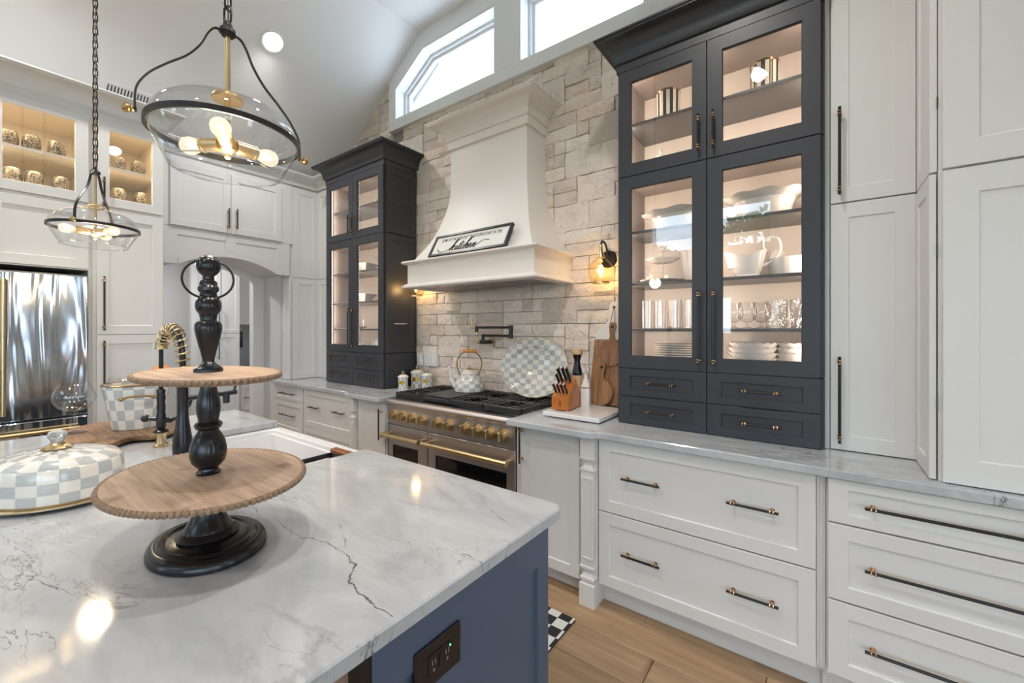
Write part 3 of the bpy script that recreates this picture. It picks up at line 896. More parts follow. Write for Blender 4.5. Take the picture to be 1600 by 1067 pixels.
# ------------------------------------------------------------------ the two dark display hutches
def hutch(x0, label, side_right):
    W = .916; x1 = x0 + W; yf = 2.27; yb = 2.615; xm = x0 + .458
    t = thing('display_hutch', label, 'hutch', (x0 + W / 2, yf, CT), 0, 'dark glazed hutches')
    z0, zd, zm, zt, zf = CT + .001, 1.223, 2.287, 2.876, 2.93
    b = MB()
    th = .02
    b.box(x0, x0 + th, yf, yb, z0, zf); b.box(x1 - th, x1, yf, yb, z0, zf)
    b.box(x0, x1, yf, yb, z0, z0 + .02); b.box(x0, x1, yf, yb, zf - .05, zf)
    b.box(x0, x1, yf, yb, zd - .01, zd + .012); b.box(x0, x1, yf, yb, zm - .014, zm + .014)
    b.box(xm - .02, xm + .02, yf, yf + .02, zd, zf)
    b.box(x0, x1, yf, yf + .018, zt, zf)
    obj('body', b, DARK, t)
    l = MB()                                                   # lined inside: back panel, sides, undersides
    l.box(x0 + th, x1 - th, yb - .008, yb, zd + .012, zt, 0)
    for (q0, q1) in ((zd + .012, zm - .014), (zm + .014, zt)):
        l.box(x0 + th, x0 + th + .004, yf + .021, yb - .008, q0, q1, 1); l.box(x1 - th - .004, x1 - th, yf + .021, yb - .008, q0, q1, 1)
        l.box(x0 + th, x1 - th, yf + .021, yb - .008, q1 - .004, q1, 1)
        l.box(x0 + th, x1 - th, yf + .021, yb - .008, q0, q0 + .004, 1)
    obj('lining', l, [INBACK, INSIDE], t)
    for z in (1.435, 1.69, 1.982, 2.589):
        obj('shelf', MB().cbox(x0 + th + .004, x1 - th - .004, yf + .03, yb - .01, z - .008, z + .008, .002), SHELF, t)
    fy = FY(yf)
    g = .0015
    for i, (a0, a1) in enumerate(((x0, xm - g), (xm + g, x1))):
        s = 1 if i == 0 else -1
        ha = (xm - .034) if i == 0 else (xm + .034)
        door(t, fy, a0, a1, zd + g, zm - g, DARK, True, (ha, 1.447, .38, True), 'lower_door', .068)
        door(t, fy, a0, a1, zm + g, zt, DARK, True, (ha, 2.418, .185, True), 'upper_door', .068)
        ac = (a0 + a1) / 2
        door(t, fy, a0, a1, 1.0685 + g, zd - g, DARK, False, (ac, 1.146, .175, False), 'drawer', .065, .008, .04)
        door(t, fy, a0, a1, z0 + .002, 1.0685 - g, DARK, False, (ac, .992, .175, False), 'drawer', .065, .008, .04)
    # panelled sides
    for sx, fn in ((x1, FX(x1 - .0005)), (x0, FXn(x0 + .0005))):
        for (q0, q1) in ((z0, zd - .002), (zd + .002, zm - .002), (zm + .002, zt)):
            obj('side_panel', shaker(fn, yf + .004, yb, q0 + .002, q1, .014, .06, .007), DARK, t)
    cr = MB().strip([(x0 - .014, yb + .01), (x0 - .014, yf - .02), (x1 + .014, yf - .02), (x1 + .014, yb + .01)], crown_prof(2.925, 3.055, .098))
    obj('crown', cr, DARK, t)
    obj('crown_frieze', MB().box(x0 - .014, x1 + .014, yf - .02, yb, 2.878, 2.93), DARK, t)
    # led tape behind the door stiles and its light
    for a in (x0 + .030, xm + .026):
        for (q0, q1) in ((zd + .03, zm - .03), (zm + .03, zt - .02)):
            m = MB(); k = q0 + .01
            while k < q1:
                m.box(a, a + .004, yf + .023, yf + .028, k, k + .012, 0); k += .024
            m.box(a - .002, a, yf + .022, yf + .029, q0, q1, 1)
            obj('led_tape', m, [LEDM, TRIM], t)
    for (a, sg) in ((x0 + .045, 1), (x1 - .045, -1), (xm, 0)):
        for (q0, q1) in ((zd, zm), (zm, zt)):
            la = bpy.data.lights.new('led_lamp', 'AREA'); la.shape = 'RECTANGLE'; la.size = .015; la.size_y = (q1 - q0) * .9
            la.energy = 2.5 * (q1 - q0) * (1.0 if side_right else .55); la.color = LED_WARM
            lo = bpy.data.objects.new('led_lamp', la); COL.objects.link(lo); lo.parent = t
            lo.location = Vector((a, yf + .035, (q0 + q1) / 2)) - Vector(t.location)
            d = Vector((sg * .35, 1, 0)); lo.rotation_euler = d.to_track_quat('-Z', 'Y').to_euler()
    return t
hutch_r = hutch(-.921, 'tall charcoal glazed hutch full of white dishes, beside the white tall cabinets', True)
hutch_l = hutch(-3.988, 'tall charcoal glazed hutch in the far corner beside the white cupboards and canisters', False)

# ------------------------------------------------------------------ base cabinets along the stone wall
def base_box(t, x0, x1, yf=2.03, toe=.115, m=WHITE, right_end=False):
    obj('body', MB().box(x0, x1, yf, 2.62, toe, CB - .001), m, t)
    obj('toe_kick', MB().box(x0, x1, yf + .055, yf + .075, 0, toe), m, t)

g = .0015
t = thing('drawer_cabinet', 'white base cabinet with two narrow drawers under the far end of the counter', 'cabinet', (-4.27, 2.03, 0))
base_box(t, -4.57, -3.975)
door(t, FY(2.03), -4.565, -3.98, .725, .872, WHITE, False, (-4.27, .80, .30, False), 'drawer', .05, .008, .035)
door(t, FY(2.03), -4.565, -3.98, .42, .722, WHITE, False, (-4.27, .585, .30, False), 'drawer', .05)
door(t, FY(2.03), -4.565, -3.98, .12, .417, WHITE, False, (-4.27, .28, .30, False), 'drawer', .05)
t = thing('drawer_cabinet', 'white base cabinet with wide pot drawers under the far dark hutch', 'cabinet', (-3.55, 2.03, 0))
base_box(t, -3.972, -3.14)
for z0, z1 in ((.522, .872), (.12, .519)):
    door(t, FY(2.03), -3.962, -3.145, z0, z1, WHITE, False, [(-3.76, (z0 + z1) / 2 + .02, .17, False), (-3.35, (z0 + z1) / 2 + .02, .17, False)], 'drawer', .055)
def pilaster(t, xa, xb, yf):
    """square turned post in front of the cabinet joint"""
    w = (xb - xa) / 2; xc = (xa + xb) / 2; yc = yf + w + .002
    m = MB()
    def sq(r, z): return [(xc - r, yc - r, z), (xc + r, yc - r, z), (xc + r, yc + r, z), (xc - r, yc + r, z)]
    pr = [(.0, w), (.115, w), (.118, w - .004), (.122, w - .012), (.13, w - .012), (.135, w - .002), (.148, w - .002), (.153, w - .010), (.165, w - .019), (.178, w - .019), (.19, w - .010), (.196, w - .002), (.206, w - .002), (.21, w - .006),
          (.70, w - .006), (.704, w - .002), (.712, w - .002), (.716, w - .010), (.728, w - .019), (.745, w - .019), (.757, w - .010), (.762, w - .002), (.772, w - .002), (.776, w - .004), (CB - .001, w - .004)]
    m.rings([sq(r, z) for z, r in pr])
    obj('pilaster', m, WHITE, t, ang=20)
    f = MB(); ff = FY(yf + .008)
    f.rings([[ff(a, z, o) for a, z in ((xa + d, .235 + d), (xb - d, .235 + d), (xb - d, .68 - d), (xa + d, .68 - d))] for d, o in ((.012, 0), (.012, .006), (.020, .006), (.022, .002))])
    obj('pilaster_panel', f, WHITE, t)
    obj('post_back', MB().box(xa + .001, xb - .001, yc, 2.35, .118, CB - .002), WHITE, t)
    obj('plinth', MB().box(xa + .0004, xb - .0004, yc + w + .0003, 2.09, 0, .115), WHITE, t)
t = thing('door_cabinet', 'white base cabinet with tall narrow door left of the range', 'cabinet', (-2.92, 2.03, 0))
base_box(t, -3.138, -2.715)
door(t, FY(2.03), -3.075, -2.72, .12, .872, WHITE, False, (-2.755, .70, .24, True), 'door', .06)
pilaster(t, -3.1425, -3.08, 1.968)
t = thing('door_cabinet', 'white base cabinet with door and turned corner post right of the range', 'cabinet', (-1.25, 2.03, 0))
base_box(t, -1.470, -.938)
door(t, FY(2.03), -1.432, -1.045, .10, .862, WHITE, False, (-1.416, .762, .21, True), 'door', .058)
pilaster(t, -1.024, -.938, 1.966)
t = thing('drawer_cabinet', 'white base cabinet with two deep drawers below the near dark hutch', 'cabinet', (-.475, 2.03, 0))
base_box(t, -.9365, -.0)
obj('toe_return', MB().box(0, .0125, 2.07, 2.105, 0, .115), WHITE, t)
obj('filler', MB().box(-.018, .010, 2.02, 2.04, .13, CB - .002), WHITE, t)
obj('filler', MB().box(-.006, -.001, 2.012, 2.04, .13, CB - .002), WHITE, t)
for z0, z1, zh in ((.5045, .874, .697), (.122, .4985, .319)):
    door(t, FY(2.027), -.931, -.02, z0, z1, WHITE, False, [(-.708, zh, .186, False), (-.236, zh, .19, False)], 'drawer', .058)
t = thing('drawer_cabinet', 'white base cabinet with three drawers and long black pulls under the pantry', 'cabinet', (.6, 2.03, 0))
base_box(t, .012, 1.3, 2.015)
for z0, z1, zh in ((.712, .875, .792), (.422, .7055, .566), (.135, .4155, .277)):
    door(t, FY(2.012), .017, 1.28, z0, z1, WHITE, False, [(.312, zh, .38, False)] if False else [(.335, zh, .425, False), (.96, zh, .425, False)], 'drawer', .06, .008, .036 if z0 > .7 else .055)

# counters along the stone wall
def slab(name, label, poly, cat='countertop', z0=CB, z1=CT):
    m = MB(); c = .004; q = inset(poly, c)
    m.rings([[(a, b, z0) for a, b in q], [(a, b, z0 + c) for a, b in poly], [(a, b, z1 - c) for a, b in poly], [(a, b, z1) for a, b in q]])
    xs = [p[0] for p in poly]; ys = [p[1] for p in poly]
    return tag(obj(name, m, QZI if name.startswith('island') else QZ, at=((min(xs) + max(xs)) / 2, (min(ys) + max(ys)) / 2, z0)), label, cat)
slab('stone_countertop', 'grey veined stone counter under the far dark hutch left of the range',
     [(-4.58, 1.985), (-3.20, 1.985), (-3.165, 1.945), (-2.712, 1.945), (-2.712, 2.648), (-4.58, 2.648)])
slab('stone_countertop', 'grey veined stone counter from the range to the pantry under the near hutch',
     [(-1.478, 1.935), (-.945, 1.935), (-.932, 1.942), (-.922, 1.965), (-.905, 1.975), (1.32, 1.975), (1.32, 2.648), (-1.478, 2.648)])

# ------------------------------------------------------------------ white tall units on the right
t = thing('tall_cabinet', 'recessed white tall cupboard standing on the counter right of the near hutch', 'cabinet', (.16, 2.32, CT))
obj('body', MB().box(.005, .298, 2.322, 2.63, CT + .001, 2.95), WHITE, t)
obj('side_strip', MB().box(.004, .024, 2.305, 2.33, CT + .001, 2.95), WHITE, t)
door(t, FY(2.32), .029, .300, CT + .004, 1.981, WHITE, False, (.059, 1.136, .372, True), 'lower_door', .062, .005)
door(t, FY(2.32), .029, .300, 1.987, 2.94, WHITE, False, (.059, 2.203, .375, True), 'upper_door', .062, .005)
t = thing('pantry_cabinet', 'deep white pantry cupboard at the edge of the picture above the counter drawers', 'cabinet', (.7, 2.04, CT))
obj('body', MB().box(.322, 1.3, 2.042, 2.63, CT + .001, 2.95), WHITE, t)
door(t, FY(2.04), .330, 1.28, CT + .004, 1.979, WHITE, False, None, 'lower_door', .085, .005)
door(t, FY(2.04), .330, 1.28, 1.987, 2.94, WHITE, False, None, 'upper_door', .085, .005)
for z0, z1 in ((CT + .004, 1.979), (1.987, 2.94)):
    dx = 0 if z0 > 1.5 else -.002
    d = obj('folded_door', shaker(FXn(.3195 + dx), 2.046, 2.318, z0, z1, .018, .06, .006), WHITE, t)
    for q in (.25, .75):
        child(d, 'hinge', MB().box(.3185, .3215, 2.04, 2.06, z0 + (z1 - z0) * q - .02, z0 + (z1 - z0) * q + .02), STEELD)
cm = MB().strip([(.03, 2.31), (.30, 2.31), (.30, 2.03), (1.3, 2.03)], crown_prof(2.92, 3.048, .09))
tag(obj('crown_moulding', cm, WHITE, at=(.6, 2.03, 2.92)), 'white crown moulding on top of the pantry and recessed cupboard', 'moulding')

# ------------------------------------------------------------------ left wall cabinets (face +X)
LX = -3.99
fx = FX(LX)
t = thing('fridge_surround', 'white cabinet above the refrigerator with lit glass doors and plain lower doors', 'cabinet', (-4.28, .12, 1.83))
b = MB()
b.box(-4.575, LX, -.34, .5598, 1.835, 1.85); b.box(-4.575, LX, -.34, .5598, 2.268, 2.286); b.box(-4.575, LX, -.34, .5598, 2.882, 2.94)
b.box(-4.59, LX, -.36, -.34, 0, 2.94); b.box(-4.59, LX, .560, .578, 0, 2.94); b.box(-4.59, -4.575, -.34, .5598, 1.84, 2.94)
b.box(LX - .02, LX - .001, .118, .132, 2.2865, 2.8815)
obj('body', b, WHITE, t)
l = MB(); l.box(-4.575, -4.57, -.34, .56, 2.286, 2.882); l.box(-4.57, LX - .01, .556, .56, 2.286, 2.882); l.box(-4.57, LX - .01, -.34, .56, 2.878, 2.882); l.box(-4.57, LX - .01, -.34, .555, 2.287, 2.352)
obj('lining', l, CREAMIN, t)
obj('shelf', MB().box(-4.57, LX - .03, -.335, .555, 2.565, 2.583), CREAMIN, t)
door(t, fx, .127, .560, 2.29, 2.88, WHITE, True, None, 'glass_door', .062)
door(t, fx, -.335, .123, 2.29, 2.88, WHITE, True, None, 'glass_door', .062)
door(t, fx, .127, .560, 1.843, 2.266, WHITE, False, None, 'door', .062)
door(t, fx, -.335, .123, 1.843, 2.266, WHITE, False, None, 'door', .062)
def warm_lamp(t, loc, sx, sy, e, col=(1.0, .74, .44)):
    la = bpy.data.lights.new('cabinet_lamp', 'AREA'); la.shape = 'RECTANGLE'; la.size = sx; la.size_y = sy; la.energy = e; la.color = col
    lo = bpy.data.objects.new('cabinet_lamp', la); COL.objects.link(lo); lo.parent = t; lo.location = Vector(loc) - Vector(t.location)
    return lo
warm_lamp(t, (-4.06, .1, 2.872), .03, .8, 3.6); warm_lamp(t, (-4.04, .1, 2.558), .02, .8, 2.6)

t = thing('pantry_cabinet', 'tall white cupboard between refrigerator and arch, lit glass door on top', 'cabinet', (-4.28, .77, 0))
b = MB()
b.box(-4.59, LX, .579, .597, .11, 2.94); b.box(-4.59, LX, .945, .963, .11, 2.94); b.box(-4.59, -4.575, .5972, .9448, .11, 2.94)
b.box(-4.574, LX, .5972, .9448, .11, 2.286); b.box(-4.574, LX, .5972, .9448, 2.882, 2.94); b.box(-4.574, LX - .05, .58, .96, 0, .1098)
obj('body', b, WHITE, t)
l = MB(); l.box(-4.575, -4.57, .597, .945, 2.286, 2.882); l.box(-4.57, LX - .01, .941, .945, 2.286, 2.882); l.box(-4.57, LX - .01, .597, .601, 2.286, 2.882); l.box(-4.57, LX - .01, .597, .945, 2.878, 2.882); l.box(-4.57, LX - .01, .602, .940, 2.287, 2.352)
obj('lining', l, CREAMIN, t)
obj('shelf', MB().box(-4.57, LX - .03, .602, .940, 2.565, 2.583), CREAMIN, t)
door(t, fx, .600, .957, 2.29, 2.88, WHITE, True, (.632, 2.38, .20, True), 'glass_door', .062)
door(t, fx, .600, .957, 1.402, 2.266, WHITE, False, (.632, 1.615, .37, True), 'upper_door', .062)
door(t, fx, .600, .957, .115, 1.398, WHITE, False, (.632, 1.175, .37, True), 'lower_door', .062)
warm_lamp(t, (-4.06, .77, 2.872), .03, .28, 1.6); warm_lamp(t, (-4.04, .77, 2.558), .02, .28, 1.1)

HX = -4.44
fh = FX(HX)
t = thing('arch_header', 'white arched header cabinet with two doors over the passage', 'cabinet', (-4.5, 1.54, 2.0))
b = MB()
obj('arch_board', b.prism([(.968, 2.32), (.968, 2.0)] + ARCH + [(2.10, 1.985), (2.10, 2.32)], YZ, HX - .02, HX + .010), WHITE, t)
fr = MB()
fr.box(HX + .010, HX + .018, .968, 2.10, 2.252, 2.315)
fr.prism([(.968, 2.0), (1.16, 2.0), (1.16, 2.252), (.968, 2.252)], YZ, HX + .010, HX + .018)
fr.prism([(1.52, 2.1605), (1.602, 2.1605), (1.602, 2.252), (1.52, 2.252)], YZ, HX + .010, HX + .018)
fr.prism([(1.97, 1.99), (2.10, 1.99), (2.10, 2.252), (1.97, 2.252)], YZ, HX + .010, HX + .018)
nA = len(ARCH)
vs = []; fs = []
for (a, z) in ARCH: vs += [(HX + .010, a, z), (HX + .018, a, z), (HX + .018, a, z + .055), (HX + .010, a, z + .055)]
for i in range(nA - 1):
    q = i * 4
    for k in range(4): fs.append((q + k, q + (k + 1) % 4, q + 4 + (k + 1) % 4, q + 4 + k))
fs += [(0, 1, 2, 3), (4 * nA - 1, 4 * nA - 2, 4 * nA - 3, 4 * nA - 4)]
fr.add(vs, fs)
obj('raised_frame', fr, WHITE, t)
obj('body', MB().box(-4.595, HX + .018, .968, 2.13, 2.32, 2.94), WHITE, t)
fd = FX(HX + .018)
door(t, fd, 1.108, 1.557, 2.325, 2.872, WHITE, False, (1.533, 2.455, .185, True), 'door', .062)
door(t, fd, 1.560, 2.011, 2.325, 2.872, WHITE, False, (1.601, 2.463, .185, True), 'door', .062)

t = thing('corner_cabinet', 'white panelled corner cupboard on the counter between arch and far hutch', 'cabinet', (-4.45, 2.35, CT))
obj('body', MB().box(-4.59, HX, 2.112, 2.63, CT + .001, 2.94), WHITE, t)
obj('side_body', MB().box(HX, -4.005, 2.402, 2.63, CT + .001, 2.94), WHITE, t)
for z0, z1 in ((CT + .003, 1.974), (1.980, 2.92)):
    obj('panel', shaker(FX(HX), 2.132 if z0 < 1.5 else 2.134, 2.400, z0, z1, .020, .062, .006), WHITE, t)
    obj('panel', shaker(FY(2.402), HX + .022, -4.006, z0, z1, .012, .06, .006), WHITE, t)
obj('front_panel', shaker(FY(2.112), -4.58, HX + .02, CT + .003, 1.974, .018, .055, .006), WHITE, t)

cm = MB().strip([(LX + .02, -1.2), (LX + .02, .968), (HX + .022, .968), (HX + .022, 2.388), (-4.005, 2.388)], crown_prof(2.935, 3.05, .10), side=1)
tag(obj('crown_moulding', cm, WHITE, at=(-4.2, 1.0, 2.93)), 'white crown moulding along the tops of the left wall cupboards', 'moulding')
# a further plain tall unit past the refrigerator, outside the picture's edge
t = thing('tall_cabinet', 'plain white tall cupboard on the far side of the refrigerator', 'cabinet', (-4.28, -.8, 0))
obj('body', MB().box(-4.59, LX, -1.2, -.362, .11, 2.94), WHITE, t)
obj('plinth', MB().box(-4.59, LX - .05, -1.2, -.362, 0, .11), WHITE, t)
door(t, fx, -1.195, -.366, .115, 1.398, WHITE, False, None, 'lower_door'); door(t, fx, -1.195, -.366, 1.402, 2.88, WHITE, False, None, 'upper_door')

# ------------------------------------------------------------------ refrigerator
t = thing('refrigerator', 'stainless steel french door refrigerator with brass handles', 'refrigerator', (-4.28, .12, 0))
obj('body', MB().box(-4.58, -3.995, -.335, .557, .02, 1.80), STEELD, t)
for y0, y1, hy in ((.128, .556, .190), (-.334, .124, .062)):
    d = obj('door', MB().cbox(-3.994, -3.945, y0, y1, .875, 1.79, .006), FRIDGE, t)
    m = MB()
    m.tube([(-3.895, hy, .92), (-3.895, hy, 1.74)], .011, 12, 0)
    for z in (.95, 1.70): m.cyl((-3.945, hy, z), (-3.895, hy, z), .008, n=10)
    child(d, 'handle', m, BRASS)
d = obj('drawer', MB().cbox(-3.994, -3.945, -.334, .556, .12, .865, .006), FRIDGE, t)
m = MB(); m.tube([(-3.895, -.30, .80), (-3.895, .51, .80)], .012, 12)
for y in (-.26, .47): m.cyl((-3.945, y, .80), (-3.895, y, .80), .008, n=10)
child(d, 'handle', m, BRASS)
obj('grille', MB().box(-3.99, -3.97, -.33, .555, .0, .115), STEELD, t)

# ------------------------------------------------------------------ pantry room through the arch
t = thing('tall_cabinet', 'white two door tall cupboard seen through the arch', 'cabinet', (-6.5, 2.2, 0))
obj('body', MB().box(-6.85, -6.22, 2.02, 2.30, 0, 2.5), WHITE, t)
door(t, FX(-6.22), 2.025, 2.295, .12, 1.38, WHITE, False, (2.05, 1.2, .3, True), 'lower_door', .05); door(t, FX(-6.22), 2.025, 2.295, 1.385, 2.45, WHITE, False, (2.05, 1.6, .3, True), 'upper_door', .05)
t = thing('drawer_cabinet', 'white drawer cabinet with black pulls seen through the arch', 'cabinet', (-6.5, 2.5, 0))
obj('body', MB().box(-6.85, -6.24, 2.302, 2.74, 0, .875), WHITE, t)
for z0, z1 in ((.70, .87), (.35, .69), (.10, .34)):
    door(t, FX(-6.24), 2.31, 2.735, z0, z1, WHITE, False, (2.42, (z0 + z1) / 2, .14, False), 'drawer', .05, .008, .04)
tag(obj('pantry_counter', MB().cbox(-6.85, -6.20, 2.302, 2.745, .876, .91), QZ, at=(-6.5, 2.5, .876)), 'grey counter on the drawer cabinet seen through the arch', 'countertop')
t = thing('wall_cabinet', 'white wall cupboard above the counter seen through the arch', 'cabinet', (-6.6, 2.5, 1.5))
obj('body', MB().box(-6.85, -6.5, 2.34, 2.745, 1.50, 2.5), WHITE, t)
door(t, FX(-6.5), 2.345, 2.74, 1.505, 2.45, WHITE, False, None, 'door', .05)
t = thing('wall_phone', 'small black device fixed to the wall seen through the arch', 'device', (-6.80, 2.50, 1.2))
obj('body', MB().cbox(-6.848, -6.80, 2.44, 2.56, 1.17, 1.40, .01), BLACK, t); obj('button_panel', MB().cbox(-6.80, -6.795, 2.46, 2.54, 1.27, 1.38, .002), STEELD, t)
struct(obj('wall_pantry', MB().box(-6.95, -6.851, 1.95, 2.76, 0, 2.6), WALLP))

# ================================================================== RANGE HOOD
hc = -2.013
t = thing('range_hood', 'large white flared plaster style range hood over the stove', 'range hood', (hc - .02, 2.63, 1.76))
yb = 2.655
bx = MB()
bx.box(-2.632, -1.432, 2.160, yb, 1.785, 1.955)
obj('skirt', bx, HOODP, t)
obj('top_lip', MB().strip([(-2.632, yb), (-2.632, 2.160), (-1.432, 2.160), (-1.432, yb)], [(-.05, 1.945), (.018, 1.945), (.030, 1.950), (.036, 1.958), (.034, 1.968), (.022, 1.973), (-.05, 1.973)]), HOODP, t)
obj('bottom_lip', MB().strip([(-2.632, yb), (-2.632, 2.160), (-1.432, 2.160), (-1.432, yb)], [(-.055, 1.758), (.026, 1.758), (.034, 1.764), (.034, 1.774), (.022, 1.782), (.012, 1.792), (-.055, 1.792)]), HOODP, t)
prof = [(1.955, .565, .470), (2.0, .545, .447), (2.05, .512, .412), (2.1, .483, .380), (2.15, .460, .353), (2.2, .441, .330), (2.25, .424, .311), (2.3, .409, .294), (2.36, .394, .276), (2.42, .382, .262), (2.48, .374, .252), (2.55, .369, .247), (2.65, .367, .246), (2.9, .367, .246), (2.95, .367, .246)]
R = [[(hc - w, yb, z), (hc - w, 2.634 - d, z), (hc + w, 2.634 - d, z), (hc + w, yb, z)] for z, w, d in prof]
obj('chimney', MB().rings(R), HOODP, t)
path = [(hc - .367, yb), (hc - .367, 2.388), (hc + .367, 2.388), (hc + .367, yb)]
obj('frieze', MB().strip(path, [(-.02, 2.860), (.016, 2.860), (.018, 2.866), (.018, 2.925), (-.02, 2.925)]), HOODP, t)
obj('crown', MB().strip(path, [(o + .016, z) for o, z in crown_prof(2.922, 3.056, .125)]), HOODP, t)
obj('crown_cap', MB().box(hc - .37, hc + .37, 2.39, yb, 3.03, 3.05), HOODP, t)
un = MB(); un.box(-2.60, -1.46, 2.19, 2.63, 1.80, 1.806); obj('liner', un, STEELD, t)
for k in range(3):
    x0 = -2.50 + k * .325; m = MB()
    ring_prism(m, [(x0, 2.23), (x0 + .31, 2.23), (x0 + .31, 2.60), (x0, 2.60)], .018, XY, 1.766, 1.778)
    for j in range(11):
        q = x0 + .026 + j * .0248; m.prism([(q, 1.766), (q + .015, 1.766), (q + .011, 1.778), (q + .004, 1.778)], XZ, 2.24, 2.59)
    obj('baffle_filter', m, STEEL, t)
for x in (-2.45, -1.62):
    la = bpy.data.lights.new('hood_lamp', 'AREA'); la.size = .06; la.energy = 1.2; la.color = (1, .86, .68)
    lo = bpy.data.objects.new('hood_lamp', la); COL.objects.link(lo); lo.parent = t; lo.location = Vector((x, 2.205, 1.775)) - Vector(t.location)

# ------------------------------------------------------------------ sign leaning on the hood
t = thing('framed_sign', 'black framed sign about kitchen traditions leaning on the range hood', 'sign', (-2.0025, 2.136, 1.974))
ln = math.atan2(.092, .165); t.rotation_euler = (-ln, 0, 0)
SH, SW = .192, .725
fm = MB(); poly = [(-SW / 2, 0), (SW / 2, 0), (SW / 2, SH), (-SW / 2, SH)]
ring_prism(fm, poly, .016, XZ, -.010, .012); obj('frame', fm, BLACK, t, world=False)
obj('board', MB().box(-SW / 2 + .012, SW / 2 - .012, -.001, .008, .012, SH - .012), SIGNW, t, world=False)
def text(parent, s, size, x, z, y, sx=1.0, ext=.0004, mat=INK, shear=0.0, name='lettering'):
    cu = bpy.data.curves.new(name, 'FONT'); cu.body = s; cu.size = size; cu.extrude = ext; cu.align_x = 'CENTER'; cu.shear = shear; cu.offset = size * .006
    cu.space_character = 1.08
    cu.materials.append(mat)
    tmp = bpy.data.objects.new('tmp', cu); COL.objects.link(tmp)
    me = bpy.data.meshes.new_from_object(tmp.evaluated_get(bpy.context.evaluated_depsgraph_get()))
    bpy.data.objects.remove(tmp)
    if not me.materials: me.materials.append(mat)
    o = bpy.data.objects.new(name, me); COL.objects.link(o); o.parent = parent
    o.location = (x, y, z); o.rotation_euler = (PI / 2, 0, 0); o.scale = (sx, 1, 1)
    return o
text(t, 'SOME OF THE GREATEST TRADITIONS START IN THE', .040, 0, .128, -.0016, .555)
def script(mb, strokes, ox, oz, s, y, r, sh=.45):
    for st in strokes:
        pts = crom([(a, b, 0) for a, b in st], 5)
        P = []; rr = []
        for i, p in enumerate(pts):
            nx = pts[min(i + 1, len(pts) - 1)]; pv = pts[max(i - 1, 0)]
            d = (nx - pv); down = max(0, -d.y) / (d.length + 1e-6)
            P.append((ox + (p.x + sh * p.y) * s, y, oz + p.y * s)); rr.append(r * (.62 + .75 * down))
        mb.tube(P, rr, 6, flat=1.0)
K = [[(-3.6, .62), (-3.0, .15), (-2.2, -.05), (-1.2, .05), (-.5, .45), (.0, 1.3), (.22, 2.1), (.1, 2.4), (-.08, 2.1), (-.1, 1.2), (-.12, -.05)],
     [(-.1, .5), (.2, .95), (.5, 1.0), (.5, .72), (.15, .55), (.35, .3), (.55, .02), (.8, .1), (1.05, .5), (1.15, .95)],
     [(1.15, .95), (1.1, .25), (1.22, .02), (1.45, .2), (1.72, .9), (1.82, 1.8)], [(1.82, 1.8), (1.72, .6), (1.75, .12), (1.95, .02), (2.2, .3), (2.42, .8)], [(1.25, 1.28), (1.7, 1.34), (2.3, 1.5)],
     [(2.78, .8), (2.62, .98), (2.4, .8), (2.34, .3), (2.5, .02), (2.8, .12), (3.05, .5), (3.3, 1.3), (3.48, 2.1), (3.36, 2.4), (3.18, 2.1), (3.14, 1.1), (3.12, -.02)],
     [(3.13, .35), (3.35, .85), (3.6, .98), (3.68, .7), (3.62, .2), (3.75, .02), (3.98, .18), (4.3, .5), (4.45, .85), (4.28, .98), (4.1, .6), (4.12, .15), (4.35, .0), (4.6, .2), (4.85, .7), (4.95, .95)],
     [(4.95, .95), (4.92, .4), (4.9, .0)], [(4.91, .35), (5.15, .85), (5.38, .98), (5.46, .7), (5.4, .2), (5.55, .02), (5.85, .25), (6.3, .9), (6.9, 1.3), (7.6, 1.25), (8.2, 1.12)],
     [(1.28, 1.42), (1.32, 1.48)]]
m = MB(); script(m, K, -.155, .035, .0405, -.0022, .0032); obj('script_lettering', m, INK, t, world=False)

# ================================================================== RANGE
RX0, RX1 = -2.708, -1.482
t = thing('gas_range', 'wide stainless gas range with brass knobs and two ovens', 'range', ((RX0 + RX1) / 2, 2.05, 0))
obj('body', MB().box(RX0, RX1, 2.052, 2.62, .10, .888), STEEL, t)
obj('toe_kick', MB().box(RX0 + .02, RX1 - .02, 2.10, 2.12, 0, .1), STEELD, t)
m = MB(); n = 8
pts = [(2.06, .852), (2.022, .852)] + [(2.022 - .012 * math.sin(PI * k / n), .852 + .047 * k / n) for k in range(1, n)] + [(2.022, .899), (2.06, .901)]
obj('bullnose', m.prism(pts, YZ, RX0 - .012, RX1 + .002), STEEL, t)
obj('cooktop', MB().box(RX0, RX1, 2.055, 2.625, .885, .902), STEELD, t)
cp = obj('control_panel', MB().prism([(2.06, .712), (2.034, .712), (2.030, .852), (2.06, .852)], YZ, RX0, RX1), STEEL, t)
obj('rear_trim', MB().cbox(RX0, RX1, 2.575, 2.622, .90, .945, .004), IRON, t)
for x in (-2.625, -2.519, -2.413, -2.306, -2.154, -2.044, -1.890, -1.783, -1.676, -1.572):
    k = MB(); c = (x, 2.032, .785)
    k.cyl((x, 2.033, .785), (x, 2.024, .785), .043, .042, 28)
    k.cyl((x, 2.025, .785), (x, 2.016, .785), .037, .036, 28)
    k.cyl((x, 2.017, .785), (x, 1.984, .785), .031, .0285, 28)
    k.cbox(x - .0075, x + .0075, 1.972, 1.99, .785 - .028, .785 + .028, .003)
    obj('knob', k, BRASS, t)
for x, z in ((-1.965, .80), (-1.52, .79)):
    obj('indicator', MB().cyl((x, 2.034, z), (x, 2.026, z), .007, n=12), CRYST, t)
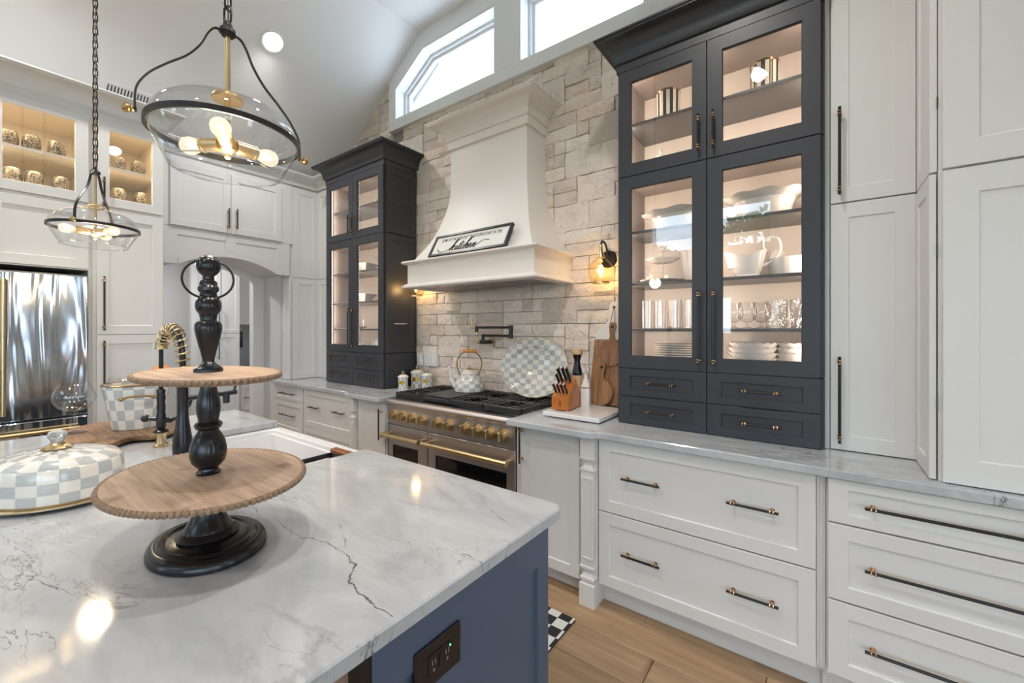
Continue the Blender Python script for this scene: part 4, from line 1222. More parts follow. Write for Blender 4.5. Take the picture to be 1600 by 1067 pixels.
for (x0, x1, wx0, wx1) in ((RX0 + .004, -2.262, -2.648, -2.36), (-2.254, RX1 - .002, -2.178, -1.55)):
    d = MB(); f = FY(2.052)
    d.rings([[f(a, z, o) for a, z in ((x0 + i, .13 + i), (x1 - i, .13 + i), (x1 - i, .703 - i), (x0 + i, .703 - i))] for i, o in ((0, 0), (0, .018), (.003, .021))], 0, True, False)
    q = [(x0 + .003, .133), (x1 - .003, .133), (x1 - .003, .70), (x0 + .003, .70)]; w = [(wx0, .24), (wx1, .24), (wx1, .558), (wx0, .558)]
    vs = [f(a, z, .021) for a, z in q] + [f(a, z, .021) for a, z in w] + [f(a, z, .012) for a, z in w]
    fs = [(k, (k + 1) % 4, 4 + (k + 1) % 4, 4 + k) for k in range(4)] + [(4 + k, 4 + (k + 1) % 4, 8 + (k + 1) % 4, 8 + k) for k in range(4)]
    d.add(vs, fs)
    dd = obj('oven_door', d, STEEL, t)
    child(dd, 'window', MB().prism(w, lambda a, b, o: f(a, b, o), .006, .011), OVENGL)
    h = MB(); hy = 1.962
    h.tube([(x0 + .02, hy, .64), (x1 - .02, hy, .64)], .0165, 14)
    for x in (x0 + .035, x1 - .035):
        h.cbox(x - .014, x + .014, hy, 2.033, .628, .652, .004)
    for x in (x0 + .014, x1 - .034): h.cyl((x, hy, .64), (x + .02, hy, .64), .0185, n=16)
    child(dd, 'handle', h, BRASS)
rk = MB()
for k in range(14): rk.cyl((-2.16 + k * .043, 2.10, .40), (-2.16 + k * .043, 2.45, .40), .002, n=6)
rk.cyl((-2.17, 2.09, .40), (-1.56, 2.09, .40), .003, n=6)
# burner grates
def grate(x0, x1):
    m = MB(); y0, y1 = 2.098, 2.565; zt, zb = .945, .908
    m.cbox(x0, x1, y0, y0 + .016, zb, zt, .003); m.cbox(x0, x1, y1 - .014, y1, zb + .01, zt, .003)
    m.cbox(x0, x0 + .012, y0, y1, zb + .012, zt, .003); m.cbox(x1 - .012, x1, y0, y1, zb + .012, zt, .003)
    ym = (y0 + y1) / 2; xm = (x0 + x1) / 2
    m.cbox(x0, x1, ym - .006, ym + .006, zt - .02, zt, .003)
    for yc in ((y0 + ym) / 2, (ym + y1) / 2):
        for dy in (-.062, 0, .062):
            m.cbox(x0 + .004, x0 + .098, yc + dy - .005, yc + dy + .005, zt - .018, zt, .002); m.cbox(x1 - .098, x1 - .004, yc + dy - .005, yc + dy + .005, zt - .018, zt, .002)
        for s in (-1, 1):
            m.cbox(xm - .005, xm + .005, yc + s * .045, yc + s * .108, zt - .018, zt, .002)
    return m
for x0, x1 in ((-2.700, -2.412), (-2.112, -1.802), (-1.798, -1.490)):
    obj('grate', grate(x0, x1), IRON, t)
    for y in (2.215, 2.45):
        xm = (x0 + x1) / 2
        b = MB(); b.lathe([(0, .902), (.05, .902), (.05, .912), (.04, .916), (0, .916)], 20, (xm, y, 0)); bo = obj('burner', b, BRASSD, t)
        child(bo, 'burner_cap', MB().lathe([(.036, .916), (.038, .922), (.03, .926), (0, .927)], 20, (xm, y, 0)), IRON)
gd = MB(); gd.cbox(-2.408, -2.116, 2.098, 2.565, .908, .938, .004); gd.cbox(-2.404, -2.12, 2.12, 2.56, .936, .952, .004)
obj('griddle', gd, IRON, t)
child(cp, 'badge', MB().cbox(-1.975, -1.955, 2.026, 2.033, .752, .758, .001), CRYST)

# ------------------------------------------------------------------ pot filler
t = thing('pot_filler', 'black folding pot filler faucet with brass levers on stone wall', 'faucet', (-2.15, 2.62, 1.335))
m = MB(); m.lathe([(0, 0), (.034, 0), (.034, .006), (.026, .012), (.0, .012)], 24)
fl = obj('flange', MB().cyl((-2.15, 2.635, 1.335), (-2.15, 2.612, 1.335), .034, .030, 24), BRASS, t)
m = MB(); m.tube([(-2.15, 2.62, 1.335), (-2.15, 2.575, 1.335)], .015, 12); m.cyl((-2.225, 2.57, 1.335), (-2.14, 2.57, 1.335), .015, n=12)
m.cyl((-2.20, 2.57, 1.335), (-2.20, 2.57, 1.395), .013, n=12); m.cyl((-2.21, 2.57, 1.388), (-1.89, 2.53, 1.388), .010, n=12)
m.cyl((-1.89, 2.53, 1.368), (-1.89, 2.53, 1.468), .016, n=12)
m.cyl((-1.89, 2.53, 1.452), (-2.185, 2.48, 1.452), .010, n=12); m.cyl((-2.19, 2.48, 1.462), (-2.19, 2.48, 1.415), .013, n=12)
obj('arm', m, BLACK, t)
m = MB(); m.cyl((-2.225, 2.57, 1.335), (-2.25, 2.57, 1.335), .017, n=12); m.cyl((-2.25, 2.57, 1.335), (-2.315, 2.565, 1.338), .007, .005, 10); obj('lever', m, BRASS, t)
m = MB(); m.cyl((-2.19, 2.48, 1.455), (-2.235, 2.475, 1.455), .012, n=12); m.cyl((-2.235, 2.475, 1.45), (-2.238, 2.474, 1.52), .006, .005, 10); obj('lever', m, BRASS, t)
obj('nozzle', MB().cyl((-2.19, 2.48, 1.415), (-2.19, 2.48, 1.40), .012, n=12), BRASS, t)

# ------------------------------------------------------------------ sconces
def sconce(x, label):
    t = thing('wall_sconce', label, 'sconce', (x, 2.63, 1.9), 0, 'glass wall sconces')
    W = lambda m, n, mt: obj(n, m, mt, t)
    W(MB().lathe([(0, 0), (.058, 0), (.058, .010), (.050, .018), (0, .018)], 28), 'backplate', BLACK)
    bp = t.children[-1]
    bp.data.transform(Matrix.Translation(Vector((x, 2.632, 1.905)) - Vector(t.location)) @ Matrix.Rotation(PI / 2, 4, 'X') @ Matrix.Translation(Vector(t.location)))
    pts = crom([(x, 2.62, 1.905), (x, 2.60, 1.955), (x, 2.57, 1.998), (x, 2.53, 2.008), (x, 2.503, 1.99), (x, 2.50, 1.965)], 5)
    W(MB().tube(pts, .0075, 8), 'arm', BLACK)
    W(MB().lathe([(.006, 1.985), (.012, 1.975), (.012, 1.950), (.016, 1.93), (.028, 1.905), (.030, 1.898), (0, 1.898)], 20, (x, 2.50, 0)), 'socket_cap', BRASS)
    g = [(.026, 1.905), (.030, 1.895), (.055, 1.872), (.076, 1.845), (.083, 1.815), (.080, 1.785), (.068, 1.757), (.052, 1.738)]
    W(MB().lathe(g, 32, (x, 2.50, 0)), 'glass_shade', AGLASS)
    W(MB().lathe([(.050, 1.734), (.056, 1.734), (.056, 1.742), (.050, 1.742), (.050, 1.734)], 32, (x, 2.50, 0)), 'rim', BRASS)
    b = W(MB().lathe([(0, 1.765), (.012, 1.772), (.022, 1.795), (.023, 1.82), (.015, 1.855), (.012, 1.895)], 16, (x, 2.50, 0)), 'bulb', AGLASS)
    f = MB()
    for k in range(4):
        a = k * PI / 2; f.cyl((x + .008 * math.cos(a), 2.50 + .008 * math.sin(a), 1.79), (x + .008 * math.cos(a + .6), 2.50 + .008 * math.sin(a + .6), 1.85), .0022, n=5)
    child(b, 'filament', f, FILA)
    l = bpy.data.lights.new('sconce_lamp', 'POINT'); l.energy = 1.5; l.color = (1, .74, .45); l.shadow_soft_size = .03
    lo = bpy.data.objects.new('sconce_lamp', l); COL.objects.link(lo); lo.parent = t; lo.location = Vector((x, 2.50, 1.80)) - Vector(t.location)
sconce(-1.145, 'amber glass globe sconce on stone wall between hood and near hutch')
sconce(-2.93, 'amber glass globe sconce tucked under the far end of the range hood')

# ================================================================== ISLAND
def rnd_corner(cx, cy, r, a0, n=5):
    return [(cx + r * math.cos(a0 + PI / 2 * k / n), cy + r * math.sin(a0 + PI / 2 * k / n)) for k in range(n + 1)]
ip = [(-3.10, -.42)] + [(-.617, -.42)] + rnd_corner(-.617 - .035, 1.094 - .035, .035, 0) + [(-1.61, 1.094), (-1.61, .615), (-2.50, .615), (-2.50, 1.118), (-3.085, 1.118)]
slab('island_countertop', 'large grey veined stone island top in the foreground', ip, z0=.880, z1=.914)
t = thing('kitchen_island', 'blue-lit charcoal kitchen island base with black outlet on its end panel', 'island', (-1.85, .75, 0))
b = MB()
b.box(-3.03, -2.52, .47, 1.056, .10, .878); b.box(-1.60, -.672, .47, 1.056, .10, .878); b.box(-2.52, -1.60, .47, 1.056, .10, .60)
b.box(-2.52, -1.60, .47, .60, .60, .878); b.box(-3.0, -.72, .52, 1.0, 0, .10)
obj('body', b, BLUELIT, t)
obj('end_panel', shaker(FX(-.672), .455, 1.056, .03, .878, .022, .057, .010, False, .118), BLUELIT, t)
obj('corner_post', MB().box(-.70, -.652, .437, .454, 0, .878), BLACK, t)
obj('knee_panel', MB().box(-3.03, -.70, .455, .469, .02, .878), KNEE, t)
for x0, x1 in ((-3.02, -2.54), (-1.58, -1.14), (-1.135, -.69)):
    d = obj('door', shaker(lambda a, z, o: (a, 1.056 + o, z), x0, x1, .12, .87, .02, .057), BLUELIT, t)
o = MB(); 
for x in (-2.9, -1.95, -.95): o.prism([(.0, .60), (.0, .874), (.455, .874), (.455, .82)], lambda a, b, d: (d, a, b), x - .02, x + .02)
obj('bracket', o, BLUELIT, t)
# outlet
t = thing('power_outlet', 'black double socket plate on the blue-lit island end panel', 'outlet', (-.648, .612, .75))
obj('plate', MB().cbox(-.657, -.643, .547, .677, .705, .795, .003), BLACKG, t)
d = obj('socket_face', MB().cbox(-.644, -.640, .580, .644, .728, .772, .002), BLACKG, t)
sl = MB()
for y0 in (.588, .626):
    sl.box(-.6405, -.6392, y0, y0 + .002, .752, .762); sl.box(-.6405, -.6392, y0 + .008, y0 + .010, .752, .762); sl.box(-.6405, -.6392, y0 + .003, y0 + .007, .738, .744)
child(d, 'slots', sl, STEEL)
child(d, 'buttons', MB().box(-.6405, -.638, .608, .616, .738, .762), BLACK)
child(d, 'status_light', MB().box(-.6405, -.6388, .638, .641, .763, .766), emis('green_led', (.1, 1, .3), 3.0))
for y in (.557, .667): obj('screw', MB().cyl((-.6435, y, .75), (-.6415, y, .75), .003, n=10), STEELD, t)

# ------------------------------------------------------------------ farmhouse sink
t = thing('farmhouse_sink', 'white fireclay apron sink set into the island top', 'sink', (-2.05, .88, .62))
m = MB(); sx0, sx1, sy0, sy1 = -2.515, -1.60, .60, 1.135; zr, zb = .878, .64; w = .030
def rect(x0, x1, y0, y1, z, r=.02):
    out = []
    for cx, cy, a in ((x1 - r, y1 - r, 0), (x0 + r, y1 - r, PI / 2), (x0 + r, y0 + r, PI), (x1 - r, y0 + r, 1.5 * PI)):
        out += [(cx + r * math.cos(a + PI / 2 * k / 4), cy + r * math.sin(a + PI / 2 * k / 4), z) for k in range(5)]
    return out
wi = .028
m.rings([rect(sx0, sx1, sy0, sy1, .62), rect(sx0, sx1, sy0, sy1, zr - .008), rect(sx0 + .006, sx1 - .006, sy0 + .006, sy1 - .006, zr),
         rect(sx0 + wi, sx1 - wi, sy0 + wi, sy1 - wi - .012, zr), rect(sx0 + wi + .006, sx1 - wi - .006, sy0 + wi + .006, sy1 - wi - .018, zr - .008),
         rect(sx0 + wi + .006, sx1 - wi - .006, sy0 + wi + .006, sy1 - wi - .018, zr - .024), rect(sx0 + wi + .016, sx1 - wi - .016, sy0 + wi + .016, sy1 - wi - .030, zr - .026),
         rect(sx0 + wi + .020, sx1 - wi - .02, sy0 + wi + .02, sy1 - wi - .034, .67), rect(sx0 + wi + .05, sx1 - wi - .05, sy0 + wi + .05, sy1 - wi - .06, .645)], 0, True, True)
obj('basin', m, SINKW, t)
obj('drain', MB().lathe([(0, .647), (.045, .647), (.05, .646)], 20, (-2.05, .86, 0)), BRASS, t)
t = thing('sink_tray', 'dark metal sink tray with reddish wooden handle at the sink edge', 'tray', (-1.74, .86, .82))
m = MB()
ring_prism(m, [(-1.82, .66), (-1.672, .66), (-1.672, 1.05), (-1.82, 1.05)], .008, XY, .852, .872)
m.box(-1.815, -1.678, .665, 1.045, .822, .826)
for q in range(4): m.box(-1.818 + (q % 2) * .14, -1.812 + (q % 2) * .14, (.664 if q < 2 else 1.04), (.67 if q < 2 else 1.046), .822, .86)
obj('pan', m, STEELD, t)
obj('handle', MB().cbox(-1.835, -1.66, 1.052, 1.088, .868, .886, .004), REDWOOD, t)

# ------------------------------------------------------------------ island faucet
t = thing('kitchen_faucet', 'black spring faucet with brass coil and swing spout behind the sink', 'faucet', (-2.13, .577, CT))
m = MB(); c = (-2.13, .577, 0)
m.lathe([(0, CT), (.030, CT), (.033, .925), (.035, .95), (.033, .985), (.026, 1.03), (.021, 1.07), (.0195, 1.10), (.0195, 1.20), (.022, 1.205), (.022, 1.225), (.012, 1.23), (0, 1.23)], 24, c)
obj('column', m, BLACKG, t)
m = MB(); m.tube([(-2.13, .577, 1.152), (-2.13, .775, 1.156)], .0115, 12); m.cyl((-2.13, .735, 1.156), (-2.13, .735, 1.112), .013, n=12); m.cyl((-2.13, .765, 1.16), (-2.13, .772, 1.185), .005, n=8)
obj('swing_spout', m, BLACKG, t)
arc = crom([(-2.13, .577, 1.22), (-2.132, .577, 1.33), (-2.16, .575, 1.40), (-2.22, .573, 1.437), (-2.29, .571, 1.435), (-2.345, .569, 1.405), (-2.375, .568, 1.37)], 8)
obj('hose', MB().tube(arc, .011, 10), BLACK, t)
sp = []; nT = 17
acc = [0]
for i in range(1, len(arc)): acc.append(acc[-1] + (arc[i] - arc[i - 1]).length)
for k in range(nT * 12 + 1):
    s_ = acc[-1] * k / (nT * 12); i = max(j for j in range(len(acc)) if acc[j] <= s_ + 1e-9); i = min(i, len(arc) - 2)
    f_ = (s_ - acc[i]) / max(acc[i + 1] - acc[i], 1e-6); p = arc[i].lerp(arc[i + 1], f_); d = (arc[i + 1] - arc[i]).normalized()
    a_ = d.cross(Vector((0, 1, 0))).normalized(); b_ = d.cross(a_); an = 2 * PI * k / 12
    sp.append(p + (a_ * math.cos(an) + b_ * math.sin(an)) * .0225)
obj('spring', MB().tube(sp, .0034, 6), BRASS, t)
m = MB(); c2 = (-2.384, .567, 0)
m.lathe([(.0, 1.385), (.020, 1.385), (.022, 1.378), (.022, 1.362), (.024, 1.358), (.024, 1.350), (.0, 1.348)], 20, c2); obj('collar', m, BRASS, t)
m = MB(); m.cyl((-2.384, .567, 1.35), (-2.384, .567, 1.17), .0085, n=10); m.lathe([(0, 1.175), (.014, 1.17), (.016, 1.16), (.0145, 1.15), (.0165, 1.13), (.0145, 1.11), (.0165, 1.09), (.0145, 1.07), (.0175, 1.05), (.0175, 1.0), (.013, .995), (.028, .985), (.029, .978), (.0, .977)], 18, c2)
m.cyl((-2.384, .567, 1.035), (-2.42, .53, 1.04), .010, n=10); m.sphere((-2.427, .522, 1.041), .017, 14, 8)
obj('sprayer', m, BLACKG, t)
m = MB(); m.cyl((-2.384, .567, 1.03), (-2.36, .60, 1.03), .012, n=10)
m.tube(crom([(-2.36, .60, 1.03), (-2.335, .625, 1.045), (-2.315, .645, 1.085), (-2.305, .655, 1.125)], 5), [.008] * 6 + [.0075] * 5 + [.0095] * 5, 8); obj('lever', m, BLACKG, t)
m = MB(); m.lathe([(0, CT), (.028, CT), (.028, .922), (.021, .928), (.018, .945), (.0185, .965), (.022, .975), (0, .977)], 20, c2); obj('foot', m, BRASS, t)
obj('side_knob', MB().cyl((-2.19, .56, .955), (-2.16, .57, .955), .014, n=14).cyl((-2.165, .568, .955), (-2.13, .577, .955), .008, n=8), BRASS, t)

# ------------------------------------------------------------------ floor mat
m = MB(); x0, x1, y0, y1, q = -2.0, -.978, 1.25, 1.842, .062
vs = []; fs = []; uv = []
m.box(x0, x1, y0, y1, .0005, .009)
m.add([(x0, y0, .0092), (x1, y0, .0092), (x1, y1, .0092), (x0, y1, .0092)], [(0, 1, 2, 3)], 0, [[(x0 / q, y0 / q), (x1 / q, y0 / q), (x1 / q, y1 / q), (x0 / q, y1 / q)]])
def bw_check(name):
    mm, nt, b = new_mat(name); L = nt.links.new
    uvn = N(nt, 'ShaderNodeUVMap'); ck = N(nt, 'ShaderNodeTexChecker'); ck.inputs['Scale'].default_value = 1.0
    ck.inputs[1].default_value = (.75, .73, .71, 1); ck.inputs[2].default_value = (.012, .013, .018, 1)
    L(uvn.outputs[0], ck.inputs[0]); L(ck.outputs[0], b.inputs['Base Color']); b.inputs['Roughness'].default_value = .6
    return mm
tag(obj('floor_mat', m, bw_check('black_white_check'), at=((x0 + x1) / 2, (y0 + y1) / 2, 0)), 'black and white checkered mat on the oak floor before the range', 'mat')

# ================================================================== TIERED STAND
SX, SY = -1.190, .373
t = thing('tiered_tray_stand', 'two tier oval wooden tray stand with black turned post and ring', 'tray stand', (SX, SY, CT))
L_ = lambda m, n, mt, **k: obj(n, m, mt, t, world=False, **k)
zz = lambda p: [(r, z - CT) for r, z in p]
L_(MB().lathe(zz([(0, CT), (.96, CT), (1.0, .917), (1.0, .924), (.985, .931), (.94, .938), (.88, .941), (.85, .9405), (.83, .943), (.79, .946), (.72, .9455), (.69, .942), (.66, .944), (.3, .946), (0, .946)]), 64, (0, 0, 0), .147, .116), 'base', BLACKG)
L_(MB().lathe(zz([(0, .944), (.062, .945), (.064, .950), (.058, .958), (.050, .962), (.048, .967), (.043, .975), (.036, .99), (.031, 1.005), (.028, 1.018), (.033, 1.022), (.034, 1.030), (.029, 1.034), (.033, 1.039), (.034, 1.047), (.029, 1.051), (.034, 1.056), (.036, 1.064), (.034, 1.074), (0, 1.074)]), 32), 'pedestal', BLACKG)
def oval_tray(a, b, z, name):
    o = L_(MB().lathe(zz([(0, z - .016), (.93, z - .016), (.965, z - .013), (.975, z - .006), (.965, z - .001), (.95, z), (0, z)]), 72, (0, 0, 0), a, b), name, TRAY)
    n = int(2 * PI * math.sqrt((a * a + b * b) / 2) / .0125); m = MB()
    # equal arc spacing
    pts = [(a * math.cos(2 * PI * k / 720), b * math.sin(2 * PI * k / 720)) for k in range(721)]
    acc = [0]
    for k in range(720): acc.append(acc[-1] + math.dist(pts[k], pts[k + 1]))
    j = 0
    for k in range(n):
        s_ = acc[-1] * k / n
        while acc[j + 1] < s_: j += 1
        m.sphere((pts[j][0] * .98, pts[j][1] * .98, z - .007 - CT), .0074, 8, 5)
    e = bpy.data.objects.new('bead_trim', mesh_of(m, BEAD)); COL.objects.link(e); e.parent = o; e['kind'] = 'stuff'
    return o
oval_tray(.254, .196, 1.092, 'lower_tray')
oval_tray(.213, .137, 1.337, 'upper_tray')
L_(MB().lathe(zz([(0, 1.091), (.024, 1.091), (.025, 1.097), (.021, 1.101), (.020, 1.106), (.026, 1.112), (.034, 1.122), (.0375, 1.138), (.0375, 1.152), (.034, 1.170), (.027, 1.186), (.022, 1.194), (.021, 1.198), (.027, 1.203), (.029, 1.210), (.026, 1.215), (.021, 1.218), (.021, 1.224), (.0235, 1.236), (.0245, 1.252), (.0235, 1.268), (.020, 1.284), (.017, 1.298), (.0165, 1.306), (.020, 1.314), (.020, 1.322), (0, 1.322)]), 32), 'middle_spindle', BLACKG)
L_(MB().lathe(zz([(0, 1.336), (.0295, 1.336), (.030, 1.342), (.028, 1.347), (.023, 1.350), (.017, 1.355), (.0125, 1.361), (.0125, 1.367), (.016, 1.385), (.021, 1.405), (.0255, 1.425), (.028, 1.440), (.0278, 1.450), (.024, 1.457), (.0175, 1.460), (.0165, 1.465), (.018, 1.470), (.018, 1.474), (.020, 1.478), (.0245, 1.484), (.0268, 1.494), (.0262, 1.504), (.021, 1.515), (.017, 1.518), (.018, 1.522), (.0165, 1.527), (.0215, 1.533), (.0215, 1.540), (.018, 1.545), (.0185, 1.551), (.016, 1.556), (.0125, 1.558), (.0115, 1.566), (.0125, 1.5685), (.0185, 1.574), (.0225, 1.580), (.0247, 1.587), (.025, 1.593), (.0242, 1.600), (.0215, 1.607), (.0165, 1.6125), (.010, 1.6163), (.004, 1.6178), (0, 1.618)]), 32), 'finial', BLACKG)
vd = Vector((-SX, -SY, 0)).normalized(); rt = Vector((-vd.y, vd.x, 0))
L_(MB().tube([rt * .0505 * math.cos(2 * PI * k / 40) + Vector((0, 0, 1.560 - CT + .047 * math.sin(2 * PI * k / 40))) + vd * .004 for k in range(40)], .0026, 8, closed=True), 'ring_handle', BLACK)

# ------------------------------------------------------------------ oval covered dish
t = thing('covered_dish', 'oval grey checkered enamel covered dish with crystal knob', 'dish', (-1.955, .205, CT), math.radians(23))
sxd, syd = .174, .143
L_ = lambda m, n, mt, **k: obj(n, m, mt, t, world=False, **k)
L_(MB().lathe([(0, .004), (.9, .004), (1.1, .0045), (1.24, .012), (1.25, .015), (1.24, .017), (1.1, .010), (0, .010)], 64, (0, 0, 0), sxd, syd, uvc=(22, [0, 1, 2, 2.9, 3, 3.2, 4, 5])), 'plate', ENAM)
L_(MB().lathe([(1.235, .012), (1.256, .0135), (1.256, .0165), (1.235, .018), (1.235, .012)], 64, (0, 0, 0), sxd, syd), 'gold_rim', BRASS)
pr = [(1.03, .012), (1.03, .045), (1.03, .078), (1.015, .105), (.985, .116), (.93, .123), (.72, .134), (.45, .142), (.15, .146), (0, .146)]
L_(MB().lathe(pr, 64, (0, 0, 0), sxd, syd, uvc=(22, [0, 1, 2, 2.8, 3.02, 3.15, 4.0, 5.0, 6.0, 6.3])), 'dome_lid', ENAM)
L_(MB().lathe([(1.045, .010), (1.05, .013), (1.045, .016), (1.03, .016), (1.03, .010)], 64, (0, 0, 0), sxd, syd), 'lid_rim', BRASSD)
k = L_(MB().lathe([(.0, .145), (.032, .146), (.036, .150), (.030, .156), (.018, .159), (.017, .166), (.0, .167)], 20, wav=lambda a, i: 1 + (.08 * math.cos(10 * a) if i in (1, 2, 3) else 0)), 'brass_mount', BRASS)
c = bpy.data.objects.new('crystal_knob', mesh_of(MB().lathe([(.0, .166), (.013, .167), (.016, .172), (.022, .184), (.0235, .192), (.020, .200), (.010, .205), (0, .206)], 10), CRYST, ang=10)); COL.objects.link(c); c.parent = k

# ------------------------------------------------------------------ live-edge board, bucket, glasses
bp_ = [(-2.84, .289), (-2.95, .33), (-3.03, .395), (-3.07, .48), (-3.0, .56), (-2.95, .625), (-2.88, .70), (-2.80, .745), (-2.68, .73), (-2.59, .69), (-2.50, .62), (-2.485, .57), (-2.535, .51), (-2.50, .455), (-2.44, .40), (-2.47, .37), (-2.555, .365), (-2.60, .30), (-2.68, .275), (-2.76, .30)]
sm = [(p.x, p.y) for p in crom([(a, b, 0) for a, b in bp_], 4, True)]
t = thing('live_edge_board', 'live edge wooden serving board under the bucket on the island', 'board', (-2.78, .5, CT))
m = MB(); cx_, cy_ = -2.76, .5
sc_ = lambda f, z: [(cx_ + (a - cx_) * f, cy_ + (b - cy_) * f, z) for a, b in sm]
m.rings([sc_(.955, .925), sc_(.99, .932), sc_(1.0, .940), sc_(.985, .947), sc_(.96, .949)])
obj('slab', m, LIVE, t)
for a, b in ((-2.9, .38), (-2.62, .38), (-2.9, .60), (-2.62, .62)): obj('foot', MB().cyl((a, b, CT + .0005), (a, b, .927), .018, n=14), OUTW, t)
BZ = .949
t = thing('enamel_bucket', 'grey checkered enamel bucket with brass side handles on wooden board', 'bucket', (-2.77, .566, BZ))
L_ = lambda m, n, mt, **k: obj(n, m, mt, t, world=False, **k)
L_(MB().lathe([(0, 0), (.094, 0), (.098, .004), (.106, .05), (.114, .10), (.121, .15), (.130, .20), (.132, .214), (.135, .218), (.129, .217), (.126, .205), (.110, .10), (.095, .01), (0, .008)], 48, wav=lambda a, i: (1 + (.012 * math.cos(12 * a) if 7 <= i <= 9 else 0)), uvc=(20, [0, 0, .05, 1, 2, 3, 4, 4.3, 4.4, 4.4, 5, 5, 5, 5])), 'pail', ENAM)
L_(MB().lathe([(.1335, .214), (.137, .218), (.1335, .222), (.1305, .218), (.1335, .214)], 48, wav=lambda a, i: 1 + .012 * math.cos(12 * a)), 'rim', BRASSD)
for an in (math.atan2(-.55, 2.8), math.atan2(-.55, 2.8) + PI):
    e = Vector((math.cos(an), math.sin(an), 0)); q = Vector((-e.y, e.x, 0)); m = MB()
    m.tube(crom([e * .128 - q * .062 + Vector((0, 0, .158)), e * .136 - q * .052 + Vector((0, 0, .160)), e * .150 - q * .036 + Vector((0, 0, .168)), e * .153 + Vector((0, 0, .170)), e * .150 + q * .036 + Vector((0, 0, .168)), e * .136 + q * .052 + Vector((0, 0, .160)), e * .128 + q * .062 + Vector((0, 0, .158))], 5), .0045, 8)
    for s_ in (-1, 1): m.sphere(e * .130 + q * .060 * s_ + Vector((0, 0, .158)), .010, 10, 6)
    L_(m, 'handle', BRASSD)
def gourd(name, loc, r, label):
    t = thing(name, label, 'pumpkin', loc, 0, 'small orange pumpkins in the bucket')
    obj('flesh', MB().lathe([(r * math.sin(PI * i / 10), -r * .85 * math.cos(PI * i / 10)) for i in range(11)], 40, wav=lambda a, i: 1 - .07 * abs(math.sin(4 * a))), ORANGE, t, world=False)
    obj('stem', MB().tube([(0, 0, r * .78), (.003, .002, r * .95), (.010, .004, r * 1.12)], [.006, .005, .006], 6), BRASSD, t, world=False)
gourd('pumpkin', (-2.73, .603, BZ + .196), .050, 'orange pumpkin resting low at the bucket rim')
gourd('pumpkin', (-2.775, .663, BZ + .262), .048, 'orange pumpkin heaped highest in the bucket behind the tray')
WG = [(0, 0), (.043, 0), (.043, .002), (.02, .006), (.006, .012), (.004, .02), (.0038, .10), (.006, .104), (.03, .108), (.055, .122), (.070, .142), (.076, .163), (.072, .190), (.062, .215), (.053, .233)]
def wineglass(loc, label, grp='wine glasses on the island'):
    t = thing('wine_glass', label, 'glass', loc, 0, grp)
    obj('bowl', MB().lathe(WG[8:], 28), DGLASS, t, world=False); obj('stem', MB().lathe(WG[:9], 20), DGLASS, t, world=False)
    return t
w1 = wineglass((-2.835, .352, BZ), 'balloon wine glass on wooden board in front of the refrigerator')
dup(w1, (-2.985, .55, BZ), 0, 'wine glass mostly hidden behind the checkered bucket')

